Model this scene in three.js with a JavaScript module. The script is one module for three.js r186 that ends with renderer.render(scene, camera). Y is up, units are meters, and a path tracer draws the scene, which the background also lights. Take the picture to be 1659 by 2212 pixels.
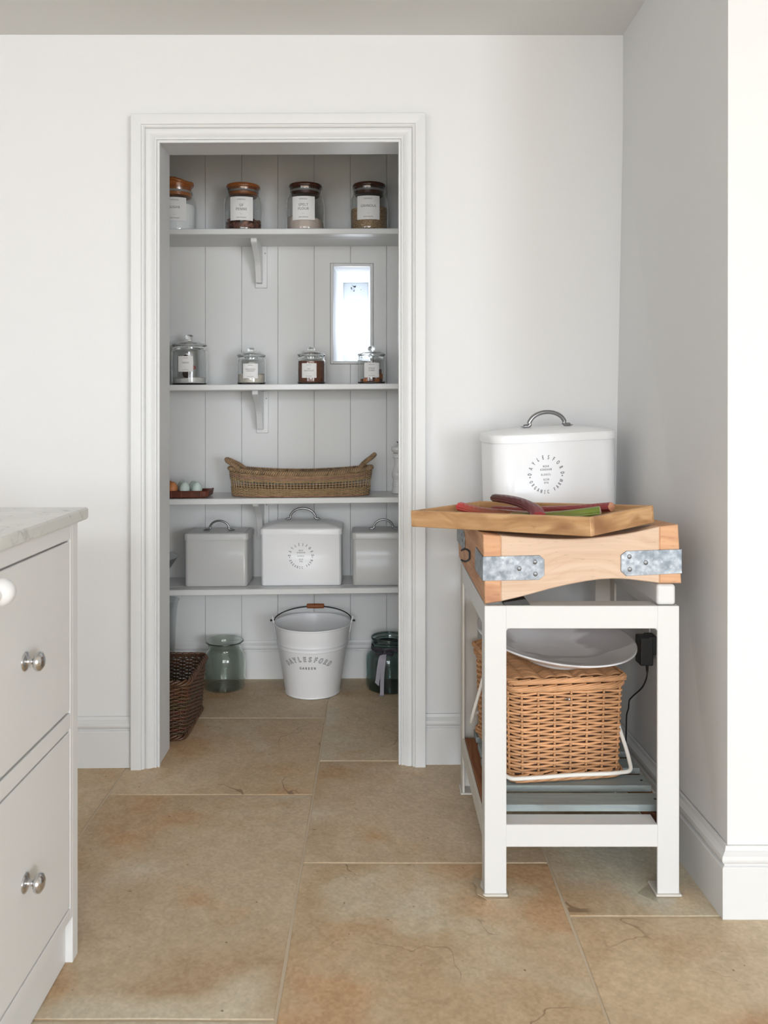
import * as THREE from 'three';
import { RoundedBoxGeometry } from 'three/addons/geometries/RoundedBoxGeometry.js';
import { mergeGeometries, toCreasedNormals } from 'three/addons/utils/BufferGeometryUtils.js';
import { RectAreaLightUniformsLib } from 'three/addons/lights/RectAreaLightUniformsLib.js';

// ---------------------------------------------------------------- camera, sky, daylight, exposure
const scene = new THREE.Scene();
const camera = new THREE.PerspectiveCamera(2 * Math.atan(1106 / 1800) * 180 / Math.PI, 1659 / 2212, 0.05, 60);
camera.position.set(0, 1.13, 2.64);
camera.setViewOffset(1659, 2212, 14.5, 226, 1659, 2212);   // the lens is shifted so that uprights stay upright
camera.focus = 2.55;
camera.userData.fStop = 5.0;
camera.updateProjectionMatrix();
const renderer = new THREE.WebGLRenderer({ antialias: true });
renderer.toneMapping = THREE.LinearToneMapping;
renderer.toneMappingExposure = 0.36;
renderer.shadowMap.enabled = true;
scene.background = new THREE.Color(0.95, 1.0, 1.03);
scene.backgroundIntensity = 6;
RectAreaLightUniformsLib.init();
function daylight(w, h, nits, pos, look, col = [0.928, 1, 1.105]) {   // daylight entering through one window
  const l = new THREE.RectAreaLight(new THREE.Color().setRGB(...col), nits, w, h);
  l.position.set(...pos); l.lookAt(...look); scene.add(l);
}
daylight(3.9, 2.0, 42, [4.17, 1.2, 8.55], [-3, 1.2, 8.55]);          // wide window in the right wall
daylight(2.6, 1.5, 8, [-3.17, 1.4, 6.0], [4, 1.4, 6.0]);             // window in the left wall
daylight(3.0, 1.6, 22, [-0.3, 1.35, 10.97], [-0.3, 1.35, 0]);         // window in the rear wall
daylight(2.8, 2.0, 48, [-0.2, 2.30, 6.9], [-0.2, 0, 6.9001]);              // rooflight
daylight(0.117, 0.2, 36, [-0.1015, 1.5325, -1.314], [-0.1015, 1.5325, 1]);   // the little larder window

// ---------------------------------------------------------------- helpers
let seed = 7;
const rnd = () => { seed = (seed * 1664525 + 1013904223) >>> 0; return seed / 4294967296; };
const rr = (a, b) => a + (b - a) * rnd();
const V = (x, y, z) => new THREE.Vector3(x, y, z);
const used = {};
function numbered(n) { const k = used[n] = (used[n] ?? -1) + 1; return k ? n + '_' + String(k).padStart(3, '0') : n; }
function shade(o) { o.castShadow = o.receiveShadow = true; return o; }
function tag(o, label, category, group, kind) {
  o.userData.label = label; if (category) o.userData.category = category;
  if (group) o.userData.group = group; if (kind) o.userData.kind = kind;
  return o;
}
function thing(name, label, category, pos = [0, 0, 0], turn = 0, group) {
  const o = new THREE.Group(); o.name = numbered(name); o.position.set(...pos); o.rotation.y = turn;
  scene.add(o); return tag(o, label, category, group);
}
function mesh(name, geo, mat, parent) {
  const o = shade(new THREE.Mesh(Array.isArray(geo) ? join(geo) : geo, mat)); o.name = parent ? name : numbered(name);
  (parent || scene).add(o); return o;
}
function single(name, label, category, geo, mat, pos = [0, 0, 0], turn = 0, group, kind) {
  const o = mesh(name, geo, mat); o.position.set(...pos); o.rotation.y = turn; return tag(o, label, category, group, kind);
}
function struct(name, geo, mat, label, category = 'wall') { return tag(mesh(name, geo, mat), label, category, null, 'structure'); }
function structGroup(name, label, category) { const o = thing(name, label, category); o.userData.kind = 'structure'; return o; }
function join(list) {
  const col = list.every((g) => g.attributes.color);
  const l = list.map((g) => {
    const n = g.index ? g.toNonIndexed() : g.clone();
    if (!n.attributes.normal) n.computeVertexNormals();
    if (!n.attributes.uv) n.setAttribute('uv', new THREE.BufferAttribute(new Float32Array(n.attributes.position.count * 2), 2));
    for (const k of Object.keys(n.attributes)) if (!(k === 'position' || k === 'normal' || k === 'uv' || (col && k === 'color'))) n.deleteAttribute(k);
    return n;
  });
  return l.length > 1 ? mergeGeometries(l) : l[0];
}
const mv = (g, x, y, z) => g.translate(x, y, z);
const at = (g, p, rot) => { const o = new THREE.Object3D(); o.position.set(...p); if (rot) o.rotation.set(...rot); o.updateMatrix(); return g.applyMatrix4(o.matrix); };
function chamfered(w, h, d, r) {                         // a box with flat chamfers
  const H = [w / 2, h / 2, d / 2], T = [], S = [-1, 1], pt = (s, f) => s.map((q, k) => q * (k === f ? H[k] : H[k] - r));
  const add = (A, B, D) => { const n = V(...B).sub(V(...A)).cross(V(...D).sub(V(...A))); T.push(n.dot(V(...A).add(V(...B)).add(V(...D))) < 0 ? [A, D, B] : [A, B, D]); };
  const quad = (A, B, D, E) => { add(A, B, D); add(A, D, E); };
  for (let f = 0; f < 3; f++) { const u = (f + 1) % 3, v = (f + 2) % 3, mk = (a, b, e, g) => { const s = []; s[f] = a; s[u] = b; s[v] = e; return pt(s, g); };
    for (const s of S) quad(mk(s, -1, -1, f), mk(s, 1, -1, f), mk(s, 1, 1, f), mk(s, -1, 1, f));
    for (const s of S) for (const t of S) quad(mk(-1, s, t, u), mk(1, s, t, u), mk(1, s, t, v), mk(-1, s, t, v)); }
  for (const x of S) for (const y of S) for (const z of S) add(pt([x, y, z], 0), pt([x, y, z], 1), pt([x, y, z], 2));
  return fromTris(T);
}
const bx = (x0, x1, y0, y1, z0, z1, r = 0) => mv(r && r <= 0.0036 ? chamfered(x1 - x0, y1 - y0, z1 - z0, r) : r ? new RoundedBoxGeometry(x1 - x0, y1 - y0, z1 - z0, 2, r) : new THREE.BoxGeometry(x1 - x0, y1 - y0, z1 - z0), (x0 + x1) / 2, (y0 + y1) / 2, (z0 + z1) / 2);
function warp(g, f) {                                   // moves every vertex
  const p = g.attributes.position, v = V();
  for (let i = 0; i < p.count; i++) { v.fromBufferAttribute(p, i); f(v); p.setXYZ(i, v.x, v.y, v.z); }
  g = g.index ? g.toNonIndexed() : g; return g;
}
// the old house is not square: the larder wall runs a little askew and its shelves rise a little to the right
const skewZ = (x) => -0.0234 * (x + 0.31), riseY = (x) => 0.007 * (x + 0.31);
const skew = (g) => warp(g, (v) => { v.z += skewZ(v.x); });
const skewTilt = (g) => warp(g, (v) => { v.z += skewZ(v.x); v.y += riseY(v.x); });
function triUV(g, s = 1, ou = 0, ov = 0, swap = false) {  // metric uv from the dominant axis of each face
  g = g.index ? g.toNonIndexed() : g;
  const p = g.attributes.position, uv = new Float32Array(p.count * 2), a = V(), b = V(), c = V();
  for (let i = 0; i < p.count; i += 3) {
    a.fromBufferAttribute(p, i); b.fromBufferAttribute(p, i + 1); c.fromBufferAttribute(p, i + 2);
    const n = b.clone().sub(a).cross(c.clone().sub(a)); const ax = Math.abs(n.x), ay = Math.abs(n.y), az = Math.abs(n.z);
    [a, b, c].forEach((q, k) => {
      let u, v; if (ay >= ax && ay >= az) { u = q.x; v = q.z; } else if (ax >= az) { u = q.z; v = q.y; } else { u = q.x; v = q.y; }
      if (swap) [u, v] = [v, u];
      uv[(i + k) * 2] = u / s + ou; uv[(i + k) * 2 + 1] = v / s + ov;
    });
  }
  g.setAttribute('uv', new THREE.BufferAttribute(uv, 2)); return g;
}
function fromTris(tris) {
  const g = new THREE.BufferGeometry(); g.setAttribute('position', new THREE.BufferAttribute(new Float32Array(tris.flat(2)), 3)); g.computeVertexNormals(); return triUV(g);
}
function hexa(b, t) {                                    // a block from its four bottom and four top corners
  const q = (a, c, d, e) => [[a, c, d], [a, d, e]];
  return fromTris([...q(b[3], b[2], b[1], b[0]), ...q(t[0], t[1], t[2], t[3]), ...[0, 1, 2, 3].flatMap((i) => { const j = (i + 1) % 4; return q(b[i], b[j], t[j], t[i]); })]);
}
function sweep(profile, frames, crease = 0.5) {          // profile [(u, v)] carried along frames {p, m, w}
  const n = profile.length, P = frames.map((f) => profile.map(([u, v]) => [0, 1, 2].map((k) => f.p[k] + u * f.m[k] + v * f.w[k])));
  const T = [];
  for (let i = 0; i + 1 < P.length; i++) for (let k = 0; k < n; k++) { const l = (k + 1) % n; T.push([P[i][k], P[i + 1][k], P[i + 1][l]], [P[i][k], P[i + 1][l], P[i][l]]); }
  const cap = THREE.ShapeUtils.triangulateShape(profile.map((q) => new THREE.Vector2(...q)), []);
  for (const c of cap) { T.push(c.map((i) => P[0][i])); T.push([c[2], c[1], c[0]].map((i) => P[P.length - 1][i])); }
  return triUV(toCreasedNormals(fromTris(T), crease));
}
function hollow(pts, t, seg = 56) {                     // a glass vessel with walls of thickness t
  const inner = pts.filter(([, y]) => y > pts[0][1] + 0.0035).map(([x, y]) => [Math.max(0, x - t), y]).reverse(), fl = inner[inner.length - 1];
  return lathe([...pts, ...inner, [Math.max(0, fl[0] - 0.003), Math.min(fl[1] - 0.0005, pts[0][1] + 0.0045)], [0, pts[0][1] + 0.0035]], seg);
}
const lathe = (pts, seg = 48) => new THREE.LatheGeometry(pts.map(([x, y]) => new THREE.Vector2(Math.max(x, 1e-5), y)), seg);
function smoothPts(pts, n = 40) { return new THREE.CatmullRomCurve3(pts.map(([x, y]) => V(x, y, 0)), false, 'centripetal').getPoints(n).map((v) => [v.x, v.y]); }
function tube(pts, r, seg = 40, rad = 8, closed = false) {
  const c = new THREE.CatmullRomCurve3(pts.map((p) => (p.isVector3 ? p : V(...p))), closed, 'centripetal');
  const g = new THREE.TubeGeometry(c, seg, r, rad, closed);
  if (closed) return g;
  const ends = [0, 1].map((t) => { const p = c.getPoint(t); return mv(new THREE.SphereGeometry(r, rad, 6), p.x, p.y, p.z); });
  return join([g, ...ends]);
}
function rod(a, b, r, rad = 10) { return tube([a, [(a[0] + b[0]) / 2, (a[1] + b[1]) / 2, (a[2] + b[2]) / 2], b], r, 2, rad); }
function outline(w, d, r, n = 8) {                       // rounded rectangle, counter-clockwise
  const o = []; r = Math.max(r, 0.0005);
  for (const [cx, cz, a0] of [[w / 2 - r, d / 2 - r, 0], [-w / 2 + r, d / 2 - r, 1], [-w / 2 + r, -d / 2 + r, 2], [w / 2 - r, -d / 2 + r, 3]])
    for (let i = 0; i <= n; i++) { const a = (a0 + i / n) * Math.PI / 2; o.push([cx + r * Math.cos(a), cz + r * Math.sin(a)]); }
  return o;
}
function loft(rings, crease = 0.6, capA = true, capB = true) {   // rings {w, d, r, y}
  const R = rings.map((q) => outline(q.w, q.d, q.r).map(([x, z]) => [x, q.y, z])), T = [], n = R[0].length;
  for (let i = 0; i + 1 < R.length; i++) for (let k = 0; k < n; k++) { const l = (k + 1) % n; T.push([R[i][k], R[i + 1][k], R[i + 1][l]], [R[i][k], R[i + 1][l], R[i][l]]); }
  if (capA) for (let k = 0; k < n; k++) T.push([[0, rings[0].y, 0], R[0][k], R[0][(k + 1) % n]]);
  const e = R.length - 1; if (capB) for (let k = 0; k < n; k++) T.push([[0, rings[e].y, 0], R[e][(k + 1) % n], R[e][k]]);
  return triUV(toCreasedNormals(fromTris(T), crease));
}
function prism(pts, depth, bevel = 0) {                  // polygon in x, y pulled along z from 0 to depth
  const s = new THREE.Shape(pts.map((p) => new THREE.Vector2(...p)));
  return new THREE.ExtrudeGeometry(s, { depth, bevelEnabled: bevel > 0, bevelSize: bevel, bevelThickness: bevel, bevelOffset: -bevel, bevelSegments: 1, curveSegments: 8 });
}
function paintVerts(g, f) {
  const p = g.attributes.position, c = new Float32Array(p.count * 3), v = V();
  for (let i = 0; i < p.count; i++) { v.fromBufferAttribute(p, i); const q = f(v, i); c[i * 3] = q[0]; c[i * 3 + 1] = q[1]; c[i * 3 + 2] = q[2]; }
  g.setAttribute('color', new THREE.BufferAttribute(c, 3)); return g;
}

// ---------------------------------------------------------------- textures
function hash(x, y, s) { let h = (x * 374761393 + y * 668265263 + s * 974711) | 0; h = Math.imul(h ^ (h >>> 13), 1274126177); return ((h ^ (h >>> 16)) >>> 0) / 4294967296; }
function pn(x, y, px, py, s) {                            // periodic value noise
  const i = Math.floor(x), j = Math.floor(y); let u = x - i, v = y - j; u = u * u * (3 - 2 * u); v = v * v * (3 - 2 * v);
  const m = (a, b) => ((a % b) + b) % b, i0 = m(i, px), i1 = m(i + 1, px), j0 = m(j, py), j1 = m(j + 1, py);
  const a = hash(i0, j0, s), b = hash(i1, j0, s), c = hash(i0, j1, s), d = hash(i1, j1, s);
  return a + (b - a) * u + (c - a) * v + (a - b - c + d) * u * v;
}
function fbm(u, v, f, g, s, oct = 5) { let a = 0, w = 0.5, t = 0; for (let o = 0; o < oct; o++) { a += w * pn(u * f, v * g, f, g, s + o); t += w; w *= 0.5; f *= 2; g *= 2; } return a / t; }
const clamp = (x) => Math.min(1, Math.max(0, x));
const mix3 = (a, b, t) => a.map((x, k) => x + (b[k] - x) * clamp(t));
function dataTex(n, f, srgb = true, repeat = 1) {
  const d = new Uint8Array(n * n * 4);
  for (let j = 0; j < n; j++) for (let i = 0; i < n; i++) { let c = f((i + 0.5) / n, (j + 0.5) / n); if (!Array.isArray(c)) c = [c, c, c]; const k = (j * n + i) * 4; for (let q = 0; q < 3; q++) d[k + q] = 255 * clamp(c[q]); d[k + 3] = 255; }
  const t = new THREE.DataTexture(d, n, n); t.magFilter = t.minFilter = THREE.LinearFilter; t.wrapS = t.wrapT = THREE.RepeatWrapping; t.repeat.set(1 / repeat, 1 / repeat);
  if (srgb) t.colorSpace = THREE.SRGBColorSpace; t.needsUpdate = true; return t;
}
const rgb = (r, g, b) => [r / 255, g / 255, b / 255];
function canvasTex(w, h, draw) { const c = document.createElement('canvas'); c.width = w; c.height = h; draw(c.getContext('2d'), w, h); const t = new THREE.CanvasTexture(c); t.colorSpace = THREE.SRGBColorSpace; t.magFilter = THREE.LinearFilter; return t; }
function stoneTex(s, a, b, c, d) {
  return dataTex(1024, (u, v) => {
    const wx = fbm(u, v, 4, 4, s + 90, 3) - 0.5, wy = fbm(u, v, 4, 4, s + 70, 3) - 0.5;
    let q = mix3(a, b, (fbm(u + wx * .1, v + wy * .1, 3, 3, s, 5) - 0.36) * 3.2);
    q = mix3(q, c, (fbm(u + wy * .12, v + wx * .1, 4, 5, s + 20, 5) - 0.53) * 4.5);
    q = mix3(q, d, (fbm(u + wx * .2, v + wy * .2, 3, 4, s + 40, 5) - 0.58) * 4);
    const g = fbm(u, v, 160, 160, s + 5, 2) - 0.5, h = fbm(u, v, 40, 40, s + 6, 3) - 0.5; q = q.map((x) => x * 1.07 + g * 0.10 + h * 0.07);
    const e = Math.abs(fbm(u + wx * .35, v + wy * .35, 3, 3, s + 60, 5) - 0.5); const em = clamp((fbm(u, v, 5, 5, s + 61, 2) - 0.52) * 8); if (e < 0.003) q = mix3(q, rgb(104, 82, 62), 0.5 * em);
    const pit = fbm(u, v, 70, 70, s + 33, 2); if (pit > 0.91) q = mix3(q, rgb(96, 78, 62), (pit - 0.91) * 12);
    return q;
  }, true, 1.0);
}
function woodTex(s, a, b, c, knots = 0.5) {               // the grain runs along u; one repeat is half a metre
  return dataTex(512, (u, v) => {
    const w = fbm(u, v, 2, 4, s + 9, 3) - 0.5;
    let q = mix3(a, b, fbm(u, v + w * 0.08, 3, 64, s, 4) * 1.6 - 0.35);
    q = mix3(q, c, (fbm(u + w * .1, v + w * .3, 3, 9, s + 20, 4) - 0.55) * 4 * knots);
    const l = Math.sin((v + w * 0.25) * Math.PI * 2 * 26) * 0.5 + 0.5; q = mix3(q, c, Math.pow(l, 6) * 0.18 * fbm(u, v, 4, 8, s + 30, 2));
    const f = pn(u * 24, v * 256, 24, 256, s + 50); if (f > 0.9) q = q.map((x) => x * 0.93);
    return q;
  }, true, 0.5);
}
const TX = {
  plaster: dataTex(512, (u, v) => 0.5 + (fbm(u, v, 10, 10, 3, 5) - 0.5) * 0.9, false, 0.6),
  stones: [
    stoneTex(11, rgb(189, 169, 141), rgb(176, 153, 122), rgb(180, 147, 112), rgb(194, 185, 165)),
    stoneTex(37, rgb(183, 165, 139), rgb(189, 168, 138), rgb(170, 141, 108), rgb(188, 183, 165)),
    stoneTex(73, rgb(185, 166, 140), rgb(170, 146, 117), rgb(174, 140, 103), rgb(194, 183, 161)),
  ],
  stoneBump: dataTex(512, (u, v) => fbm(u, v, 6, 6, 5, 6) * 0.7 + fbm(u, v, 60, 60, 8, 2) * 0.3, false, 0.7),
  maple: woodTex(4, rgb(214, 188, 164), rgb(202, 171, 144), rgb(178, 137, 111), 0.5),
  mapleEnd: woodTex(14, rgb(212, 166, 128), rgb(192, 140, 102), rgb(160, 108, 78), 0.7),
  mango: woodTex(24, rgb(208, 169, 124), rgb(188, 144, 98), rgb(142, 100, 64), 0.9),
  walnut: woodTex(34, rgb(96, 52, 32), rgb(70, 36, 22), rgb(40, 20, 14), 0.6),
  acacia: woodTex(44, rgb(190, 118, 62), rgb(156, 88, 42), rgb(92, 50, 26), 0.8),
  brownTray: woodTex(54, rgb(132, 66, 38), rgb(104, 50, 30), rgb(66, 30, 20), 0.9),
  slat: woodTex(64, rgb(150, 160, 158), rgb(136, 148, 150), rgb(118, 122, 116), 0.5),
  galvanised: dataTex(512, (u, v) => {
    let b = 9, id = 0; const n = 34, x = u * n, y = v * n;
    for (let i = -1; i <= 1; i++) for (let j = -1; j <= 1; j++) { const cx = Math.floor(x) + i, cy = Math.floor(y) + j, mx = (cx + n) % n, my = (cy + n) % n; const d = (cx + hash(mx, my, 1) - x) ** 2 + (cy + hash(mx, my, 2) - y) ** 2; if (d < b) { b = d; id = hash(mx, my, 3); } }
    const t = id * 0.32 + (fbm(u, v, 24, 24, 9, 4) - 0.3) * 1.1; return mix3(rgb(112, 120, 128), rgb(182, 189, 194), t);
  }, true, 0.28),
  quartz: dataTex(512, (u, v) => { const w = fbm(u, v, 5, 5, 2, 4) - 0.5, e = Math.abs(fbm(u + w * .3, v + w * .3, 5, 5, 17, 5) - 0.5); let q = mix3(rgb(226, 226, 220), rgb(206, 207, 202), fbm(u, v, 7, 7, 6, 5)); if (e < 0.012) q = mix3(q, rgb(160, 160, 156), 0.5 * (1 - e / 0.012)); return q; }, true, 0.5),
  grain: dataTex(256, (u, v) => { const t = pn(u * 60, v * 60, 60, 60, 5), s = pn(u * 90, v * 90, 90, 90, 8); let q = mix3(rgb(188, 150, 108), rgb(226, 196, 154), t * 1.3); if (s > 0.68) q = mix3(q, rgb(96, 66, 42), 0.8); if (s < 0.2) q = mix3(q, rgb(184, 162, 130), 0.7); return q; }, true, 0.12),
  grainBump: dataTex(256, (u, v) => pn(u * 60, v * 60, 60, 60, 5), false, 0.12),
  glaze: dataTex(512, (u, v) => { const w = fbm(u, v, 3, 3, 4, 3) - 0.5; const t = fbm(u + w * .3, v * 1 + w * .1, 2, 7, 31, 3); return mix3(rgb(238, 238, 239), rgb(202, 199, 200), (t - 0.55) * 14); }, true, 0.42),
};
const PM = (o) => new THREE.MeshPhysicalMaterial(o), SM = (o) => new THREE.MeshStandardMaterial(o);
const C = (r, g, b) => new THREE.Color().setRGB(r, g, b);
const paint = (r, g, b, rough = 0.5, bump = 0.0006) => SM({ color: C(r, g, b), roughness: rough, bumpMap: TX.plaster, bumpScale: bump });
const glass = (r, g, b, ior = 1.75) => PM({ color: C(r, g, b), roughness: 0.02, transmission: 1, thickness: 0, ior });
const solidGlass = (r, g, b) => PM({ color: C(r, g, b), roughness: 0.02, transmission: 1, thickness: 0.02, ior: 1.5 });
const M = {
  wall: paint(0.74, 0.74, 0.735, 0.85, 0.0012), ceiling: paint(0.74, 0.74, 0.72, 0.9, 0.0012),
  trim: paint(0.69, 0.695, 0.69, 0.45, 0.0003), boards: paint(0.76, 0.765, 0.755, 0.5, 0.0004), larder: paint(0.76, 0.765, 0.755, 0.6),
  shelf: paint(0.74, 0.745, 0.735, 0.32, 0.0003), cabinet: paint(0.74, 0.738, 0.725, 0.45, 0.0003),
  grout: SM({ color: C(0.60, 0.50, 0.37), roughness: 0.95 }),
  stones: TX.stones.map((map) => SM({ map, roughness: 0.62, bumpMap: TX.stoneBump, bumpScale: 0.0018 })),
  quartz: PM({ map: TX.quartz, roughness: 0.25 }),
  chrome: SM({ color: C(0.62, 0.62, 0.63), metalness: 1, roughness: 0.12 }), steel: SM({ color: C(0.33, 0.33, 0.34), metalness: 1, roughness: 0.28 }),
  iron: SM({ color: C(0.05, 0.05, 0.055), metalness: 0.7, roughness: 0.45 }), black: PM({ color: C(0.012, 0.012, 0.013), roughness: 0.45 }),
  galvanised: SM({ map: TX.galvanised, metalness: 0.75, roughness: 0.42 }), rivet: SM({ color: C(0.2, 0.21, 0.22), metalness: 0.9, roughness: 0.4 }),
  whitePaint: paint(0.66, 0.66, 0.65, 0.4, 0.0005), agedPaint: paint(0.62, 0.59, 0.53, 0.7, 0.001),
  enamelWhite: PM({ color: C(0.90, 0.905, 0.915), roughness: 0.38, clearcoat: 0.22, clearcoatRoughness: 0.12 }),
  enamelGrey: PM({ color: C(0.53, 0.528, 0.515), roughness: 0.4, clearcoat: 0.22, clearcoatRoughness: 0.12 }),
  maple: SM({ map: TX.maple, roughness: 0.6 }), mapleEnd: SM({ map: TX.mapleEnd, roughness: 0.65 }), mango: SM({ map: TX.mango, roughness: 0.55 }),
  walnut: PM({ map: TX.walnut, roughness: 0.25, clearcoat: 0.4 }), acacia: PM({ map: TX.acacia, roughness: 0.28, clearcoat: 0.4 }), brownTray: SM({ map: TX.brownTray, roughness: 0.45 }),
  slat: SM({ map: TX.slat, roughness: 0.6 }), batten: SM({ map: TX.acacia, color: C(0.55, 0.62, 0.8), roughness: 0.7 }),
  thinGlass: glass(0.97, 0.985, 0.98), clear: solidGlass(0.985, 0.995, 0.99), rim: solidGlass(0.86, 0.93, 0.91), knob: solidGlass(0.97, 0.985, 0.98),
  greenGlass: PM({ color: C(0.96, 0.985, 0.97), roughness: 0.02, transmission: 1, thickness: 0.02, ior: 1.5, attenuationColor: C(0.56, 0.66, 0.57), attenuationDistance: 0.02 }), tealGlass: PM({ color: C(0.93, 0.97, 0.96), roughness: 0.02, transmission: 1, thickness: 0.02, ior: 1.5, attenuationColor: C(0.24, 0.37, 0.37), attenuationDistance: 0.012 }), tealRim: solidGlass(0.42, 0.56, 0.54), greenRim: solidGlass(0.76, 0.83, 0.79), pane: glass(0.98, 0.99, 0.99, 1.45), seal: SM({ color: C(0.5, 0.49, 0.48), roughness: 0.3, transparent: true, opacity: 0.75 }),
  porcelain: PM({ color: C(0.74, 0.74, 0.735), roughness: 0.14, clearcoat: 0.5 }),
  glaze: PM({ map: TX.glaze, roughness: 0.22, clearcoat: 0.4 }),
  leather: SM({ color: C(0.8, 0.77, 0.7), roughness: 0.7 }), rope: SM({ color: C(0.78, 0.76, 0.71), roughness: 0.8 }),
  card: SM({ color: C(0.42, 0.33, 0.22), roughness: 0.95 }), ribbon: PM({ color: C(0.36, 0.34, 0.38), roughness: 0.55, side: THREE.DoubleSide }), ribbonDark: PM({ color: C(0.05, 0.045, 0.055), roughness: 0.5, side: THREE.DoubleSide }),
  grip: SM({ map: TX.acacia, color: C(0.72, 0.62, 0.56), roughness: 0.5 }),
  strand: SM({ vertexColors: true, roughness: 0.55 }), darkStrand: SM({ vertexColors: true, roughness: 0.42 }), stalk: PM({ vertexColors: true, roughness: 0.4, clearcoat: 0.08 }),
  sugar: SM({ color: C(0.93, 0.93, 0.93), roughness: 0.9 }), flour: SM({ color: C(0.86, 0.72, 0.63), roughness: 1 }), coconut: SM({ color: C(0.94, 0.86, 0.74), roughness: 1, bumpMap: TX.grainBump, bumpScale: 0.0007 }), whiteFlour: SM({ color: C(0.92, 0.90, 0.86), roughness: 1 }),
  cocoa: SM({ color: C(0.24, 0.085, 0.042), roughness: 0.9 }), granola: SM({ map: TX.grain, bumpMap: TX.grainBump, bumpScale: 0.002, roughness: 0.9 }), pasta: SM({ color: C(0.26, 0.12, 0.08), roughness: 0.7 }),
  biscuit: SM({ color: C(0.07, 0.04, 0.03), roughness: 0.8 }), redBiscuit: SM({ color: C(0.3, 0.03, 0.025), roughness: 0.6 }), cube: PM({ color: C(0.50, 0.15, 0.03), roughness: 0.3, metalness: 0.25 }), cubeDark: PM({ color: C(0.10, 0.03, 0.025), roughness: 0.35, metalness: 0.25 }),
  eggBlue: SM({ color: C(0.60, 0.70, 0.65), roughness: 0.5 }), eggBrown: SM({ color: C(0.52, 0.20, 0.07), roughness: 0.5 }), pewter: SM({ color: C(0.62, 0.62, 0.63), metalness: 0.85, roughness: 0.38 }), leafGreen: SM({ color: C(0.08, 0.2, 0.05), roughness: 0.6, side: THREE.DoubleSide }),
  socket: PM({ color: C(0.75, 0.75, 0.74), roughness: 0.3 }), outside: paint(0.84, 0.85, 0.86, 0.8), blind: PM({ color: C(0.62, 0.64, 0.66), roughness: 1, transmission: 0.25, thickness: 0 }),
};

// ---------------------------------------------------------------- the setting
const ceilY = (x) => 2.311 + 0.0097 * (x + 0.2);
{ // floor: mortar bed with limestone flags laid in courses
  const floor = struct('floor', bx(-3.3, 4.3, -0.08, -0.0022, -0.95, 11.1), M.grout, 'floor of large honey limestone flags with pale mortar joints', 'floor');
  const cols = [[-3.2, -2.596, -0.35], [-2.596, -1.991, 0.1], [-1.991, -1.389, -0.25], [-1.389, -0.786, -0.3], [-0.786, -0.187, -0.389], [-0.187, 0.4245, -0.022], [0.4245, 1.03, -0.109], [1.03, 1.64, 0.2], [1.64, 2.25, 0.3], [2.25, 2.86, 0.1], [2.86, 3.47, 0.35], [3.47, 4.15, 0.2]];
  const steps = [[0.9, 0.6], [0.6, 0.9], [0.9, 0.6], [0.9, 0.6, 0.9], [0.599, 0.893, 0.6, 0.9], [0.597, 0.9, 0.6], [0.9, 0.6, 0.9], [0.6, 0.9], [0.9], [0.9, 0.6], [0.6, 0.9], [0.9, 0.6]];
  cols.forEach(([x0, x1, z0], ci) => {
    let z = z0, k = 0; const list = [[-0.95, z0]];
    while (z < 11) { const n = z + steps[ci][k++ % steps[ci].length]; list.push([z, Math.min(n, 11.0)]); z = n; }
    for (const [a, b] of list) {
      if (b - a < 0.05) continue;
      const g = 0.0032, P = [], e = () => rr(-0.0012, 0.0012);
      const edge = (xa, za, xb, zb) => { for (let i = 0; i < 5; i++) P.push([xa + (xb - xa) * i / 5 + e(), -(za + (zb - za) * i / 5 + e())]); };
      edge(x0 + g, b - g, x1 - g, b - g); edge(x1 - g, b - g, x1 - g, a + g); edge(x1 - g, a + g, x0 + g, a + g); edge(x0 + g, a + g, x0 + g, b - g);
      const geo = prism(P, 0.02, 0.0012).rotateX(-Math.PI / 2).translate(0, -0.0212, 0);
      mesh('flagstone', triUV(geo, 1, rnd() * 3, rnd() * 3, rnd() > 0.5), M.stones[Math.floor(rnd() * 3)], floor);
    }
  });
}
struct('ceiling', triUV(warp(join([bx(-3.3, -1.6, 2.311, 2.45, -0.14, 11.1), bx(1.2, 4.3, 2.311, 2.45, -0.14, 11.1), bx(-1.6, 1.2, 2.311, 2.45, -0.14, 5.9), bx(-1.6, 1.2, 2.311, 2.45, 7.9, 11.1)]), (v) => { v.y += 0.0097 * (v.x + 0.2); })), M.ceiling, 'plain white plastered kitchen ceiling', 'ceiling');
struct('ceiling', skew(bx(-1.4, 0.9, 2.29, 2.42, -1.35, -0.12)), M.larder, 'ceiling of the larder behind the doorway', 'ceiling');
struct('wall_back', triUV(skew(join([bx(-3.3, -0.712, 0, 2.45, -0.13, 0), bx(0.093, 1.1, 0, 2.45, -0.13, 0), bx(-0.712, 0.093, 1.994, 2.45, -0.13, 0)]))), M.wall, 'white plastered wall pierced by the larder doorway');
struct('wall_right', hexa([[0.740, 0, -0.2], [4.2, 0, -0.2], [4.2, 0, 0.785], [0.779, 0, 0.785]], [[0.787, 2.45, -0.2], [4.2, 2.45, -0.2], [4.2, 2.45, 0.785], [0.7815, 2.45, 0.785]]), M.wall, 'projecting white wall to the right of the butcher block');
struct('wall_side', triUV(join([bx(4.2, 4.3, 0, 2.45, -0.2, 6.6), bx(4.2, 4.3, 0, 2.45, 10.5, 11.1), bx(4.2, 4.3, 0, 0.2, 6.6, 10.5), bx(4.2, 4.3, 2.2, 2.45, 6.6, 10.5)])), M.wall, 'right kitchen wall with a wide window');
struct('wall_left', triUV(join([bx(-3.3, -3.2, 0, 2.45, -0.13, 4.7), bx(-3.3, -3.2, 0, 2.45, 7.3, 11.1), bx(-3.3, -3.2, 0, 0.65, 4.7, 7.3), bx(-3.3, -3.2, 2.15, 2.45, 4.7, 7.3)])), M.wall, 'white left kitchen wall with a window');
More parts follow.
